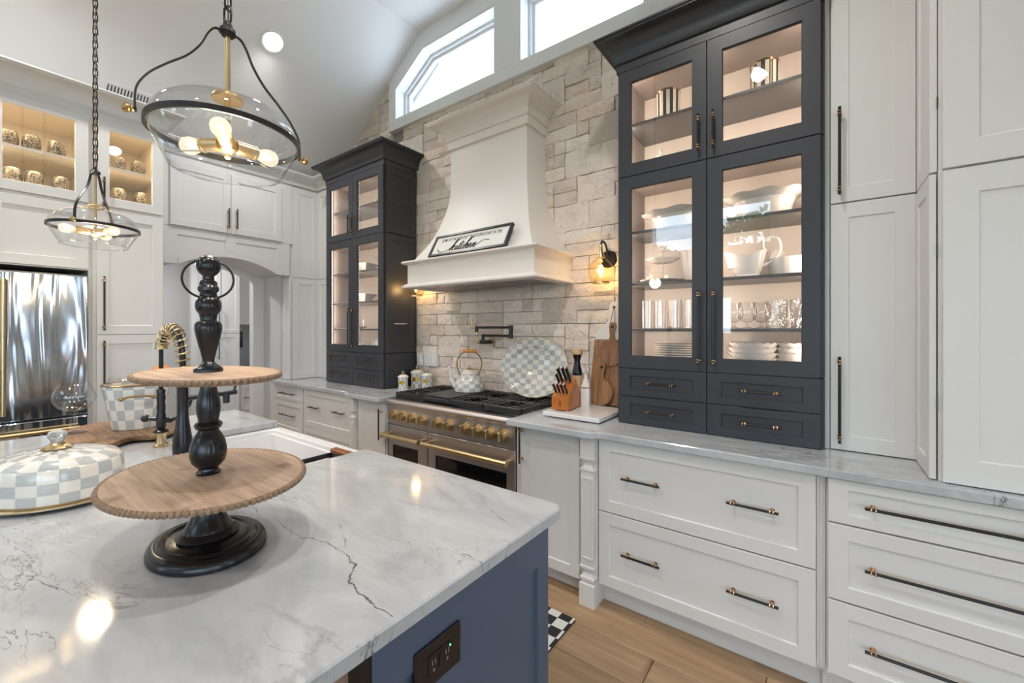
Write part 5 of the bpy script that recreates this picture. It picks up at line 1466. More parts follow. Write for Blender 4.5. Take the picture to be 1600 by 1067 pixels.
# ================================================================== PENDANTS
def pendant(loc, ang, ztop, label, rots):
    x, y = loc; zr = 1.96
    t = thing('pendant_light', label, 'pendant', (x, y, zr), 0, 'glass bowl pendants')
    L_ = lambda m, n, mt, **k: obj(n, m, mt, t, world=False, **k)
    sh = L_(MB().lathe([(.128, -.090), (.1305, -.086), (.145, -.058), (.160, -.030), (.169, -.008), (.1705, .010), (.166, .030), (.153, .052), (.130, .070), (.095, .086), (.060, .098), (.030, .106)], 64), 'glass_shade', PGLASS)
    L_(MB().lathe([(.126, -.090), (.1295, -.092), (.131, -.089), (.128, -.087), (.126, -.090)], 64), 'glass_lip', LIPG)
    L_(MB().lathe([(.1705, -.007), (.1765, -.007), (.1765, .007), (.1705, .007), (.1705, -.007)], 64), 'band', BLACK)
    m = MB(); m.cyl((0, 0, -.03), (0, 0, .285), .0065, n=12); L_(m, 'stem', BRASS)
    L_(MB().lathe([(.0, .112), (.012, .125), (.034, .112), (.038, .104), (.036, .100), (0, .100)], 24), 'cap', BRASS)
    m = MB()
    m.lathe([(.0, .318), (.007, .316), (.011, .308), (.013, .300), (.020, .293), (.021, .284), (.014, .276), (0, .275)], 20); L_(m, 'top_joint', BLACK)
    for s_ in (0, PI):
        a = ang + s_; e = Vector((math.cos(a), math.sin(a), 0)); up = Vector((0, 0, 1)); q = Vector((-e.y, e.x, 0))
        P_ = crom([e * .012 + up * .286, e * .030 + up * .283, e * .045 + up * .262, e * .062 + up * .222, e * .090 + up * .180, e * .130 + up * .140, e * .165 + up * .100, e * .186 + up * .060, e * .190 + up * .020, e * .188 + up * -.002], 6)
        arm = L_(MB().tube(P_, .0058, 8, flat=.42, up=q), 'arm', BLACK)
        f = MB(); f.cyl(e * .176, e * .198, .0055, n=10); f.lathe([(0, 0), (.006, 0), (.008, .003), (.006, .006), (.010, .010), (.011, .015), (.009, .020), (0, .022)], 14)
        nf = MB(); nf.M = Matrix.Translation(e * .192) @ e.to_track_quat('Z', 'Y').to_matrix().to_4x4()
        nf.lathe([(0, 0), (.006, 0), (.008, .003), (.006, .006), (.010, .010), (.011, .015), (.009, .020), (0, .022)], 14)
        c = bpy.data.objects.new('finial', mesh_of(nf, BRASSD)); COL.objects.link(c); c.parent = arm
    hb = MB(); hb.lathe([(0, -.046), (.010, -.044), (.020, -.034), (.022, -.022), (.022, -.008), (.012, -.002), (0, -.002)], 20); hb.sphere((0, 0, -.050), .009, 12, 6)
    L_(hb, 'hub', BRASS)
    for a in rots:
        e = Vector((math.cos(a), math.sin(a), 0)); z0 = Vector((0, 0, -.018)); 
        s = MB(); s.cyl(e * .020 + z0, e * .072 + z0, .0185, .0185, 20); s.cyl(e * .066 + z0, e * .073 + z0, .0195, .0195, 20)
        so = L_(s, 'socket', BRASS)
        b = MB(); b.M = Matrix.Translation(e * .071 + z0) @ e.to_track_quat('Z', 'Y').to_matrix().to_4x4()
        b.lathe([(.010, 0), (.012, .006), (.019, .018), (.0235, .034), (.022, .048), (.014, .058), (0, .061)], 20)
        b.cyl((-.006, 0, .018), (-.006, 0, .042), .0022, n=6, mi=1); b.cyl((.006, 0, .018), (.006, 0, .042), .0022, n=6, mi=1); b.cyl((0, .006, .018), (0, .006, .042), .0022, n=6, mi=1); b.cyl((0, -.006, .018), (0, -.006, .042), .0022, n=6, mi=1)
        c = bpy.data.objects.new('bulb', mesh_of(b, [BULBG, FILA])); COL.objects.link(c); c.parent = so
    # chain to the ceiling
    k = .318; i = 0
    link = None
    while zr + k < ztop - .02:
        if link is None:
            link = mesh_of(MB().tube([(.0105 * math.cos(2 * PI * j / 16), 0, .021 + (.0135 if math.sin(2 * PI * j / 16) > 0 else -.0135) * (1 if abs(math.sin(2 * PI * j / 16)) > .01 else 0) + .0105 * math.sin(2 * PI * j / 16)) for j in range(16)], .0028, 6, closed=True), BLACK)
        o = bpy.data.objects.new('chain_link', link); COL.objects.link(o); o.parent = t; o.location = (0, 0, k - .004); o.rotation_euler = (0, 0, (i % 2) * PI / 2 + .5)
        k += .036; i += 1
    L_(MB().cyl((.004, 0, .31), (.004, 0, ztop - zr), .0018, n=5), 'cord', BRASSD)
    L_(MB().lathe([(0, ztop - zr - .03), (.03, ztop - zr - .03), (.055, ztop - zr - .012), (.06, ztop - zr + .02), (0, ztop - zr + .02)], 24), 'canopy', BLACK)
    l = bpy.data.lights.new('pendant_lamp', 'POINT'); l.energy = 7.0; l.color = (1, .80, .55); l.shadow_soft_size = .05
    lo = bpy.data.objects.new('pendant_lamp', l); COL.objects.link(lo); lo.parent = t; lo.location = (0, 0, -.075)
a0 = math.atan2(-.2, -.011)
pendant((-1.300, .452), a0, 4.19, 'near clear glass bowl pendant with brass stem over the island', (math.radians(213), math.radians(93), math.radians(-27)))
pendant((-3.018, .450), math.radians(-30), 4.16, 'far clear glass bowl pendant hanging before the refrigerator cabinets', (math.radians(150), math.radians(30), math.radians(-90)))

# ================================================================== COUNTER ITEMS BY THE RANGE
def canister(loc, r, h, label):
    t = thing('enamel_canister', label, 'canister', loc, .3, 'checkered enamel canisters')
    L_ = lambda m, n, mt, **k: obj(n, m, mt, t, world=False, **k)
    L_(MB().lathe([(0, 0), (r, 0), (r, h * .34), (r, h * .68), (0, h * .68)], 32, uvc=(14, [0, 0, 2, 4, 4])), 'jar', ENAM)
    L_(MB().lathe([(r * .95, h * .66), (r * 1.12, h * .68), (r * 1.12, h * .71), (r * 1.0, h * .76), (r * .8, h * .81), (r * .5, h * .85), (0, h * .86)], 32, wav=lambda a, i: 1 + (.035 * math.cos(10 * a) if i in (1, 2, 3) else 0), uvc=(14, [0, .2, .5, 1, 1.6, 2.2, 3])), 'lid', PORC)
    k = L_(MB().lathe([(r * .55, h * .845), (r * .5, h * .86), (r * .22, h * .885), (r * .2, h * .91), (0, h * .91)], 20), 'brass_mount', GOLDL)
    s = MB(); s.sphere((0, 0, h * .955), r * .30, 10, 6); c = bpy.data.objects.new('crystal_knob', mesh_of(s, CRYST, ang=5)); COL.objects.link(c); c.parent = k
    # gold label on the side facing the room
    m = MB(); n = 6; R2 = r * 1.015
    vs = []
    for i in range(n + 1):
        a = -1.05 - .3 + (i / n - .5) * 1.1; vs += [(R2 * math.cos(a), R2 * math.sin(a), h * .30), (R2 * math.cos(a), R2 * math.sin(a), h * .50)]
    m.add(vs, [(2 * i, 2 * i + 2, 2 * i + 3, 2 * i + 1) for i in range(n)]); L_(m, 'label_plate', GOLDL)
canister((-2.955, 2.375, CT), .041, .150, 'smallest checkered canister nearest the range front edge')
canister((-2.965, 2.545, CT), .056, .185, 'tallest checkered canister at the back by the wall switches')
canister((-2.835, 2.545, CT), .047, .160, 'middle sized checkered canister beside the range back corner')

t = thing('tea_kettle', 'grey checkered enamel kettle with arched wooden grip handle on griddle', 'kettle', (-2.235, 2.445, .9525), .72)
L_ = lambda m, n, mt, **k: obj(n, m, mt, t, world=False, **k)
L_(MB().lathe([(0, 0), (.113, 0), (.118, .006), (.119, .035), (.115, .065), (.100, .098), (.078, .124), (.062, .134), (0, .136)], 40, uvc=(16, [0, .0, .1, 1, 2, 3, 4, 4.4, 5])), 'body', ENAM)
l = L_(MB().lathe([(.070, .130), (.072, .137), (.062, .146), (.046, .160), (.024, .170), (0, .172)], 32, wav=lambda a, i: 1 + (.03 * math.cos(10 * a) if i < 2 else 0)), 'lid', PORC)
for n_, mb_, mt_ in (('brass_mount', MB().lathe([(.030, .167), (.026, .173), (.010, .178), (0, .179)], 20), GOLDL), ('crystal_knob', MB().sphere((0, 0, .190), .0125, 10, 6), CRYST)):
    c = bpy.data.objects.new(n_, mesh_of(mb_, mt_)); COL.objects.link(c); c.parent = l
L_(MB().tube(crom([(-.095, 0, .035), (-.125, 0, .055), (-.142, 0, .10), (-.147, 0, .15), (-.158, 0, .185), (-.168, 0, .19)], 5), [.024] * 4 + [.020] * 6 + [.014] * 6 + [.010] * 6 + [.007] * 4, 12), 'spout', PORC)
pts = [(-.072, 0, .120)] + [(.098 * math.sin(a), 0, .215 - .098 * math.cos(a) * 1.02) for a in [math.radians(q) for q in range(-70 - 0, -161, -10)]] + [(-.055, 0, .312), (.055, 0, .312)] + [(.098 * math.sin(a), 0, .215 - .098 * math.cos(a) * 1.02) for a in [math.radians(q) for q in range(160, 69, -10)]] + [(.072, 0, .120)]
L_(MB().tube(pts, .0045, 8), 'bail', BRASSD)
gp = L_(MB().lathe([(0, -.056), (.012, -.056), (.014, -.050), (.013, 0), (.014, .050), (.012, .056), (0, .056)], 16), 'grip', HANDLEW)
gp.data.transform(Matrix.Translation((0, 0, .313)) @ Matrix.Rotation(PI / 2, 4, 'Y'))

# platter leaning on the stone
t = thing('serving_platter', 'large round grey checkered platter leaning on stone wall behind the burners', 'platter', (-1.705, 2.535, .9455), .0)
t.rotation_euler = (math.radians(-8.5), 0, 0)
L_ = lambda m, n, mt, **k: obj(n, m, mt, t, world=False, **k)
def disc_face(mb, prof, n, cell, c):
    """dish in the XZ plane facing -Y with a planar uv grid"""
    R = []; 
    for (r, y) in prof: R.append([(c[0] + r * math.cos(2 * PI * k / n), c[1] + y, c[2] + r * math.sin(2 * PI * k / n) * 1.0) for k in range(n)])
    fs = []; uv = []; vs = [p for q in R for p in q]
    for i in range(len(R) - 1):
        for k in range(n):
            l = (k + 1) % n; f = (i * n + k, i * n + l, (i + 1) * n + l, (i + 1) * n + k); fs.append(f); uv.append([(vs[j][0] / cell + 50.3, vs[j][2] / cell + 50) for j in f])
    mb.add(vs, fs, 0, uv); return mb
pr = .292
m = disc_face(MB(), [(.0, .002), (.185, .002), (.198, -.004), (.21, -.012), (pr - .004, -.020), (pr, -.020), (pr, -.016), (.21, -.006), (.19, .006), (.0, .008)], 72, .0485, (0, 0, .215))
for i, p in enumerate(m.v): m.v[i] = Vector((p.x, p.y, .215 + (p.z - .215) * .745))
L_(m, 'dish', ENAM)
m = MB().tube([((pr + .001) * math.cos(2 * PI * k / 72), -.018, .215 + (pr + .001) * .745 * math.sin(2 * PI * k / 72)) for k in range(72)], .0024, 6, closed=True); L_(m, 'gold_rim', BRASS)

# marble board, knife block
tag(obj('marble_board', MB().cbox(-1.355, -.985, 2.130, 2.50, CT + .006, CT + .032, .004).cyl((-1.33, 2.16, CT), (-1.33, 2.16, CT + .008), .01, n=8).cyl((-1.01, 2.16, CT), (-1.01, 2.16, CT + .008), .01, n=8).cyl((-1.33, 2.47, CT), (-1.33, 2.47, CT + .008), .01, n=8).cyl((-1.01, 2.47, CT), (-1.01, 2.47, CT + .008), .01, n=8), MARBLE, at=(-1.17, 2.32, CT)), 'white marble slab on the counter under the knife block', 'board')
t = thing('knife_block', 'orange cherry wood knife block on the marble slab', 'knife block', (-1.27, 2.195, CT + .0325), .12)
L_ = lambda m, n, mt, **k: obj(n, m, mt, t, world=False, **k)
kp = [(0, .006), (0, .082), (.050, .125), (.105, .175), (.118, .185), (.250, .036), (.250, .006)]
L_(MB().prism(kp, lambda a, b, d: (d, a, b), -.055, .055), 'body', CHERRY)
for yy in (.02, .23):
    for xx in (-.04, .04): L_(MB().cyl((xx, yy, 0), (xx, yy, .007), .008, n=10), 'foot', OUTW)
em = MB()
for s_ in (-1, 1):
    em.tube([(s_ * .003, -.0008, .058), (s_ * .004, -.0008, .050), (s_ * .003, -.0008, .044), (s_ * .006, -.0008, .034)], .0011, 5); em.sphere((s_ * .0032, -.0008, .0605), .0018, 6, 4)
    em.tube([(s_ * .0035, -.0008, .054), (s_ * .0085, -.0008, .057)], .0009, 5); em.tube([(s_ * .0035, -.0008, .044), (s_ * .001, -.0008, .034)], .0010, 5)
em.box(-.012, .012, -.0008, 0, .026, .0275)
L_(em, 'burned_emblem', INK)
kd = Vector((0, -.66, .75)).normalized()
def knife(base, L, w, lab):
    t2 = thing('kitchen_knife', lab, 'knife', (0, 0, 0), 0, 'knives in the wooden block')
    Mx = Matrix.Translation(t.location) @ Matrix.Rotation(.12, 4, 'Z')
    b = Mx @ Vector(base); t2.location = b
    d = (Mx.to_3x3() @ kd); sd = (Mx.to_3x3() @ Vector((1, 0, 0))); up = sd.cross(d)
    def fr(a, c, e): return tuple(sd * a + d * c + up * e)
    m = MB()
    R = []
    for q, (ww, hh) in ((.0, (.7, .8)), (.12, (.8, .9)), (.45, (.72, 1.0)), (.8, (.8, 1.05)), (.93, (.82, 1.25)), (1.0, (.6, 1.1))):
        R.append([fr(ww * w * math.cos(2 * PI * k / 10), q * L, hh * w * 1.35 * math.sin(2 * PI * k / 10)) for k in range(10)])
    m.rings(R); obj('grip', m, BLACK, t2, world=False)
    m = MB(); m.rings([[fr(a * w * .85, q * L, e * w * 1.25) for a, e in ((-1, -1), (1, -1), (1, 1), (-1, 1))] for q in (-.10, .04)]); obj('bolster', m, STEEL, t2, world=False)
    m = MB(); m.rings([[fr(a * .0012, -.01 - q, e * w * .8) for a, e in ((-1, -1), (1, -1), (1, 1), (-1, 1))] for q in (0, .03)]); obj('blade', m, STEEL, t2, world=False)
    m = MB(); m.rings([[fr(a * w * .7, L * q, e * w * 1.2) for a, e in ((-1, -1), (1, -1), (1, 1), (-1, 1))] for q in (.985, 1.02)]); obj('end_cap', m, STEEL, t2, world=False)
for i in range(4):
    knife((-.036 + i * .024, .030, .104), .085, .0075, 'steak knife %s in the front row of the block' % ('at the range end', 'second from the range end', 'third from the range end', 'at the hutch end')[i])
knife((-.034, .078, .152), .095, .0085, 'short knife below the two large knives at the range side of block')
knife((-.022, .092, .166), .125, .0100, 'large knife at the top range side corner of the block')
knife((.002, .100, .172), .120, .0100, 'large knife in the middle of the block top row')
knife((.030, .096, .168), .125, .0095, 'large knife at the top hutch side corner of the block')

# mill, oil bottle
t = thing('pepper_mill', 'tall wooden pepper mill with black waist behind the knife block', 'pepper mill', (-1.275, 2.425, CT + .0325))
L_ = lambda m, n, mt, **k: obj(n, m, mt, t, world=False, **k)
L_(MB().lathe([(0, 0), (.033, 0), (.034, .01), (.033, .12), (.030, .195), (0, .195)], 28), 'lower_body', MAPLE)
L_(MB().lathe([(.029, .195), (.033, .205), (.030, .225), (.020, .265), (.019, .29), (.028, .322), (.030, .33), (0, .33)], 28), 'waist', BLACKG)
L_(MB().lathe([(0, .33), (.036, .33), (.037, .336), (.037, .358), (.034, .364), (0, .365)], 28), 'cap', MAPLE)
t = thing('oil_bottle', 'white ceramic oil bottle with steel spout by cutting board', 'bottle', (-1.215, 2.43, CT + .0325), .2)
L_ = lambda m, n, mt, **k: obj(n, m, mt, t, world=False, **k)
L_(MB().lathe([(0, 0), (.030, 0), (.031, .01), (.031, .10), (.031, .13), (.026, .16), (.015, .19), (.0125, .205), (.0135, .212), (0, .213)], 4, wav=None) if False else MB().lathe([(0, 0), (.030, 0), (.031, .01), (.031, .125), (.028, .143), (.018, .165), (.0125, .18), (.0125, .205), (.0145, .212), (0, .213)], 24, wav=lambda a, i: (1 + .16 * (abs(math.cos(2 * a)) ** .0 - 1)) if i > 3 else min(1.22, 1 / max(abs(math.cos(a)), abs(math.sin(a))) * .93)), 'body', PORC)
L_(MB().lathe([(.031, .118), (.0335, .121), (.031, .124)], 24, wav=lambda a, i: min(1.22, 1 / max(abs(math.cos(a)), abs(math.sin(a))) * .95)), 'relief_band', BRASSD)
m = MB(); m.cyl((0, 0, .21), (0, 0, .225), .010, .006, 12); m.tube(crom([(0, 0, .222), (-.004, 0, .245), (-.010, 0, .262), (-.020, 0, .27)], 4), .0032, 8); m.sphere((0, 0, .226), .006, 10, 6); L_(m, 'spout', STEEL)

# cutting boards
def paddle(name, label, c, ztop, rx, body_h, hw, hl, mats, y, tilt, neck=.0, split=None, th=.018):
    t = thing(name, label, 'cutting board', c, 0, None); t.rotation_euler = (math.radians(tilt), 0, 0)
    return t
t = thing('cutting_board', 'tall wooden paddle cutting board with white top leaning by near hutch', 'cutting board', (-1.105, 2.555, CT + .0325))
t.rotation_euler = (math.radians(-6.5), 0, 0)
L_ = lambda m, n, mt, **k: obj(n, m, mt, t, world=False, **k)
hb = [(-.15, 0)]
left = [(-.125, .43)]
low = [(-.148, 0), (.148, 0), (.128, .425), (-.128, .425)]
L_(MB().prism(low, XZ, -.009, .009), 'wood_body', ACACIA)
sh = [(-.128, .426), (.128, .426)] + [(.035 + .088 * math.cos(a), .435 + .095 * math.sin(a)) for a in [math.radians(q) for q in (0, 25, 50, 75)]] + [(.036, .55), (.034, .645), (.026, .672), (0, .680), (-.026, .672), (-.034, .645), (-.036, .55)] + [(-.035 + .088 * math.cos(a), .435 + .095 * math.sin(a)) for a in [math.radians(q) for q in (105, 130, 155, 180)]]
L_(MB().prism(sh, XZ, -.009, .009), 'white_top', PORC)
L_(MB().cyl((0, -.0098, .640), (0, -.0085, .640), .010, n=16), 'hang_hole', BLACK)
L_(MB().tube(crom([(0, -.011, .645), (-.012, -.014, .58), (-.020, -.018, .50), (-.014, -.02, .45), (.0, -.02, .435), (.012, -.018, .50), (.010, -.014, .58), (.002, -.011, .645)], 4), .0018, 5), 'cord', REDWOOD)
def mini(loc, rad, hl, mat, label, tilt=-6.5, roll=0.0):
    t = thing('small_paddle_board', label, 'cutting board', loc, 0, 'small round paddle boards'); t.rotation_euler = (math.radians(tilt), roll, 0)
    n = 36; P_ = []
    a0 = math.radians(76)
    for k in range(n + 1):
        a = math.radians(90) + math.radians(14) + (2 * PI - math.radians(28)) * k / n
        P_.append((rad * math.cos(a), rad * math.sin(a) + rad))
    zt = 2 * rad
    P_ += [(.014, zt + hl * .25), (.016, zt + hl * .5), (.024, zt + hl * .75), (.020, zt + hl), (0, zt + hl + .010), (-.020, zt + hl), (-.024, zt + hl * .75), (-.016, zt + hl * .5), (-.014, zt + hl * .25)]
    obj('paddle', MB().prism(P_, XZ, -.008, .006), mat, t, world=False)
    obj('hang_hole', MB().cyl((0, -.0092, zt + hl * .78), (0, -.0075, zt + hl * .78), .010, n=14), BLACK, t, world=False)
mini((-1.105, 2.570, CT + .285), .087, .105, ACACIAD, 'small round paddle board hung on the tall cutting board')
mini((-1.155, 2.515, CT + .034), .083, .100, ACACIA, 'small round paddle board standing against foot of the tall cutting board', -7, .0)

# switch plates on the stone
for n_, x0, x1, gangs, lab in (('wall_outlet', -3.034, -2.959, 1, 'single white outlet plate on stone wall beside far hutch'), ('light_switch', -2.937, -2.768, 3, 'triple white switch plate on stone wall above canisters')):
    t = thing(n_, lab, 'outlet' if gangs == 1 else 'switch', ((x0 + x1) / 2, 2.61, 1.16))
    obj('plate', MB().cbox(x0, x1, 2.598, 2.632, 1.103, 1.217, .003), OUTW, t)
    for g_ in range(gangs):
        xc = x0 + (x1 - x0) * (g_ + .5) / gangs
        obj('rocker', MB().cbox(xc - .016, xc + .016, 2.592, 2.600, 1.128, 1.192, .002), OUTW, t)

# ================================================================== CONTENTS OF THE GLAZED CABINETS
def wavy(n, amp, lo): return lambda a, i: (1 + (amp * math.cos(n * a) if i >= lo else 0), (amp * .25 * math.cos(n * a) if i >= lo else 0))
def place(name, label, cat, loc, parts, rz=0.0, group=None):
    t = thing(name, label, cat, loc, rz, group)
    for n_, mb, mt in parts: obj(n_, mb, mt, t, world=False)
    return t
STRIPE = stripes('black_cream_stripes', 10, (.015, .015, .015), (.72, .66, .55))
def canister2(loc, label, r=.062, h=.165):
    place('striped_canister', label, 'canister', loc, [('jar', MB().lathe([(0, 0), (r, 0), (r * 1.01, h * .5), (r * 1.03, h), (r * .95, h), (r * .93, h * .2), (0, h * .1)], 48, uvc=(11, [0, 0, 1, 2, 2, 2, 2])), STRIPE),
          ('rim', MB().lathe([(r * .95, h - .002), (r * 1.06, h - .002), (r * 1.06, h + .008), (r * .95, h + .008), (r * .95, h - .002)], 48), COPPER)], 0, 'striped canisters in the near hutch')
canister2((-.70, 2.42, 2.5975), 'striped canister on the top left shelf of near hutch')
canister2((-.235, 2.45, 2.5975), 'striped canister on the top right shelf of near hutch')
def cruet(loc, label, rz):
    place('ceramic_cruet', label, 'cruet', loc, [('body', MB().lathe([(0, 0), (.035, 0), (.045, .01), (.048, .035), (.042, .062), (.030, .078), (.027, .09), (.032, .098), (0, .10)], 28), PORC),
          ('lid', MB().lathe([(.030, .099), (.026, .11), (.010, .122), (.006, .135), (.009, .145), (0, .152)], 20), PORC),
          ('handle', MB().tube(crom([(-.030, 0, .085), (-.055, 0, .10), (-.075, 0, .085), (-.072, 0, .055), (-.046, 0, .032)], 5), .0065, 8), PORC)], rz)
cruet((-.735, 2.40, 2.3055), 'white ceramic cruet with lid and handle in near hutch upper left', 0)
cruet((-.56, 2.43, 2.3055), 'white lidded cruet half behind the upper door stile', 0)
def scallop_bowl(loc, r, h, label, sx=1.0):
    place('scalloped_bowl', label, 'bowl', loc, [('bowl', MB().lathe([(0, 0), (r * .55, 0), (r * .62, h * .12), (r * .66, h * .45), (r * .74, h * .75), (r * .95, h * .95), (r * 1.0, h), (r * .96, h), (r * .70, h * .72), (r * .6, h * .3), (0, h * .15)], 56, (0, 0, 0), sx, 1.0, wav=lambda a, i: (1 + (.022 * math.cos(9 * a) if 5 <= i <= 7 else 0), (.004 * math.cos(9 * a) if 5 <= i <= 7 else 0))), PORC)], 0, 'scalloped serving bowls in near hutch')
scallop_bowl((-.64, 2.44, 1.9905), .165, .10, 'scalloped white bowl on the left shelf below the cruets', 1.25)
scallop_bowl((-.235, 2.44, 1.9905), .160, .115, 'large scalloped white bowl on the right shelf of near hutch', 1.15)
place('serving_dish', 'shallow white dish at the bottom of near hutch upper right', 'dish', (-.23, 2.44, 2.3055), [('dish', MB().lathe([(0, 0), (.08, 0), (.10, .03), (.145, .062), (.15, .066), (.14, .066), (.09, .035), (0, .01)], 40, wav=lambda a, i: 1 + (.03 * math.cos(8 * a) if 3 <= i <= 5 else 0)), PORC)])
# two tier cake plate
place('tiered_plate', 'white two tier plate stand with metal ring in near hutch', 'plate stand', (-.735, 2.44, 1.6985), [
    ('lower_plate', MB().lathe([(0, .004), (.09, .004), (.125, .016), (.127, .02), (.09, .010), (0, .009)], 40), PORC), ('upper_plate', MB().lathe([(0, .122), (.06, .122), (.09, .138), (.092, .143), (.06, .130), (0, .128)], 40), PORC),
    ('rod', MB().cyl((0, 0, .008), (0, 0, .20), .0035, n=10), STEEL), ('ring', MB().tube([((.026 + .003 * math.cos(5 * a)) * math.cos(a), 0, .226 + (.026 + .003 * math.cos(5 * a)) * math.sin(a)) for a in [2 * PI * k / 40 for k in range(40)]], .003, 6, closed=True), STEEL)])
place('ceramic_pitcher', 'tall tapered white pitcher beside the two tier plate stand', 'pitcher', (-.565, 2.43, 1.6985), [('body', MB().lathe([(0, 0), (.040, 0), (.046, .01), (.058, .08), (.070, .15), (.074, .17), (.070, .17), (.045, .03), (0, .02)], 32), PORC),
    ('handle', MB().tube(crom([(.066, 0, .15), (.10, 0, .19), (.075, 0, .235), (.03, 0, .235), (.02, 0, .19)], 5), .008, 8), PORC), ('foot', MB().lathe([(.040, 0), (.048, 0), (.046, .012), (.040, .012)], 28), PORC)])
place('gravy_boat', 'white ornate gravy boat with looped handle in near hutch', 'gravy boat', (-.30, 2.40, 1.6985), [
    ('bowl', MB().lathe([(0, .004), (.045, .006), (.052, .02), (.060, .04), (.075, .075), (.082, .105), (.078, .105), (.06, .05), (0, .03)], 40, (0, 0, 0), 1.0, .62, wav=lambda a, i: (1 + (.42 * max(0, -math.cos(a)) ** 2 * (i / 6.0) if i <= 7 else 0), (.030 * abs(math.cos(a)) if 4 <= i <= 6 else 0))), PORC),
    ('foot', MB().lathe([(0, 0), (.046, 0), (.048, .006), (.040, .012), (0, .012)], 32, (0, 0, 0), 1.2, .8), PORC),
    ('handle', MB().tube(crom([(.066, 0, .055), (.105, 0, .075), (.135, 0, .12), (.13, 0, .175), (.095, 0, .195), (.065, 0, .175), (.066, 0, .14), (.080, 0, .125)], 5), .0075, 8), PORC)])
place('fluted_dish', 'white fluted baking dish with beaded edge beside gravy boat', 'dish', (-.11, 2.46, 1.6985), [('dish', MB().lathe([(0, 0), (.095, 0), (.10, .01), (.108, .075), (.112, .085), (.106, .085), (.096, .02), (0, .015)], 96, wav=lambda a, i: 1 + (.018 * abs(math.sin(14 * a)) if 1 <= i <= 3 else 0)), PORC)])
place('small_plate', 'small plate standing upright behind the gravy boat', 'plate', (-.205, 2.53, 1.6985), [('disc', MB().lathe([(0, 0), (.05, 0), (.07, .010), (.07, .014), (.05, .005), (0, .005)], 32), PORC)])
_sp = COL.objects[-2] if False else bpy.data.objects['small_plate']; _sp.location = (-.185, 2.50, 1.7690); _sp.rotation_euler = (PI / 2, 0, .9)
# highball glasses
def tumbler(loc, r, h, label, grp, name='highball_glass', facets=0):
    w_ = (lambda a, i: 1 + .05 * math.cos(facets * a + i * .9)) if facets else None
    n_ = 9 if facets else 2
    prof = [(0, 0), (r * .92, 0)] + [(r * (.94 + .06 * k / n_), h * k / n_) for k in range(1, n_ + 1)]
    inn = [(r * .93, h), (r * .86, h * .12), (0, h * .10)]
    t = place(name, label, 'glass', loc, [('wall', MB().lathe(prof + inn[:1], 40 if facets else 24, wav=w_), DGLASS), ('base', MB().lathe([(0, .001), (r * .9, .001), (r * .9, h * .07), (0, h * .075)], 24), DGLASS)], 0, grp)
    return t
gl = tumbler((-.80, 2.36, 1.4435), .031, .155, 'clear highball glass at the far left front on near hutch shelf', 'highball glasses in near hutch')
for i, (x, y, s) in enumerate(((-.725, 2.36, 'second from the left in the front row'), (-.645, 2.36, 'third from the left in the front row'), (-.565, 2.36, 'fourth in the front row by the door stile'), (-.765, 2.46, 'first in the back row'), (-.685, 2.46, 'second in the back row'), (-.605, 2.46, 'third in the back row'))):
    dup(gl, (x, y, 1.4435), 0, 'clear highball glass, ' + s, 'highball glasses in near hutch')
SN = [(0, 0), (.032, 0), (.032, .002), (.012, .007), (.005, .018), (.006, .028), (.022, .034), (.038, .050), (.044, .072), (.043, .095), (.036, .120), (.033, .13)]
def snifter(loc, label):
    return place('brandy_snifter', label, 'glass', loc, [('bowl', MB().lathe(SN[6:], 28), DGLASS), ('foot', MB().lathe(SN[:7], 20), DGLASS)], 0, 'brandy snifters in near hutch')
s0 = snifter((-.365, 2.40, 1.4435), 'brandy snifter nearest the door stile on the right shelf')
dup(s0, (-.30, 2.36, 1.4435), 0, 'brandy snifter in the middle of the front on the right shelf'); dup(s0, (-.245, 2.42, 1.4435), 0, 'brandy snifter next to the cut glass tumblers')
c0 = tumbler((-.18, 2.40, 1.4435), .046, .135, 'cut crystal tumbler next to the snifters', 'cut crystal tumblers in near hutch', 'crystal_tumbler', 12)
dup(c0, (-.075, 2.36, 1.4435), .2, 'cut crystal tumbler at the right end of the shelf', 'cut crystal tumblers in near hutch')
dup(c0, (-.13, 2.49, 1.4435), .3, 'cut crystal tumbler in the back row', 'cut crystal tumblers in near hutch')
# plates and bowls at the bottom
ord_ = ('bottom', 'second', 'third', 'fourth', 'fifth', 'sixth', 'seventh', 'top')
ZB = 1.2395
def plate_mesh(r): return MB().lathe([(0, .0), (r * .55, 0), (r * .62, .002), (r * .98, .011), (r, .013), (r * .97, .0145), (r * .6, .006), (0, .005)], 40)
z = ZB; p0 = None
for i in range(3):
    lab = '%s large plate of the low stack in near hutch lower left' % ('bottom', 'middle', 'top')[i]
    if p0 is None:
        p0 = place('dinner_plate', lab, 'plate', (-.66, 2.43, z), [('disc', plate_mesh(.158), PORC)], 0, 'stacked plates in near hutch')
    else: dup(p0, (-.66, 2.43, z), i * .2, lab)
    z += .0095
p1 = None
for i in range(7):
    lab = '%s salad plate of the tall stack in near hutch lower left' % (ord_[i] if i < 6 else 'top')
    if p1 is None: p1 = place('salad_plate', lab, 'plate', (-.655, 2.43, z), [('disc', plate_mesh(.115), PORC)], 0, 'stacked plates in near hutch')
    else: dup(p1, (-.655 + random.uniform(-.003, .003), 2.43, z), i * .3, lab)
    z += .0125
def cereal(r, h): return MB().lathe([(0, 0), (r * .5, 0), (r * .58, h * .1), (r * .85, h * .55), (r * .97, h * .92), (r, h), (r * .96, h), (r * .8, h * .5), (r * .5, h * .16), (0, h * .13)], 72, wav=lambda a, i: (1 + (.022 * math.cos(18 * a) if 4 <= i <= 6 else 0), (.003 * math.cos(18 * a) if 4 <= i <= 6 else 0)))
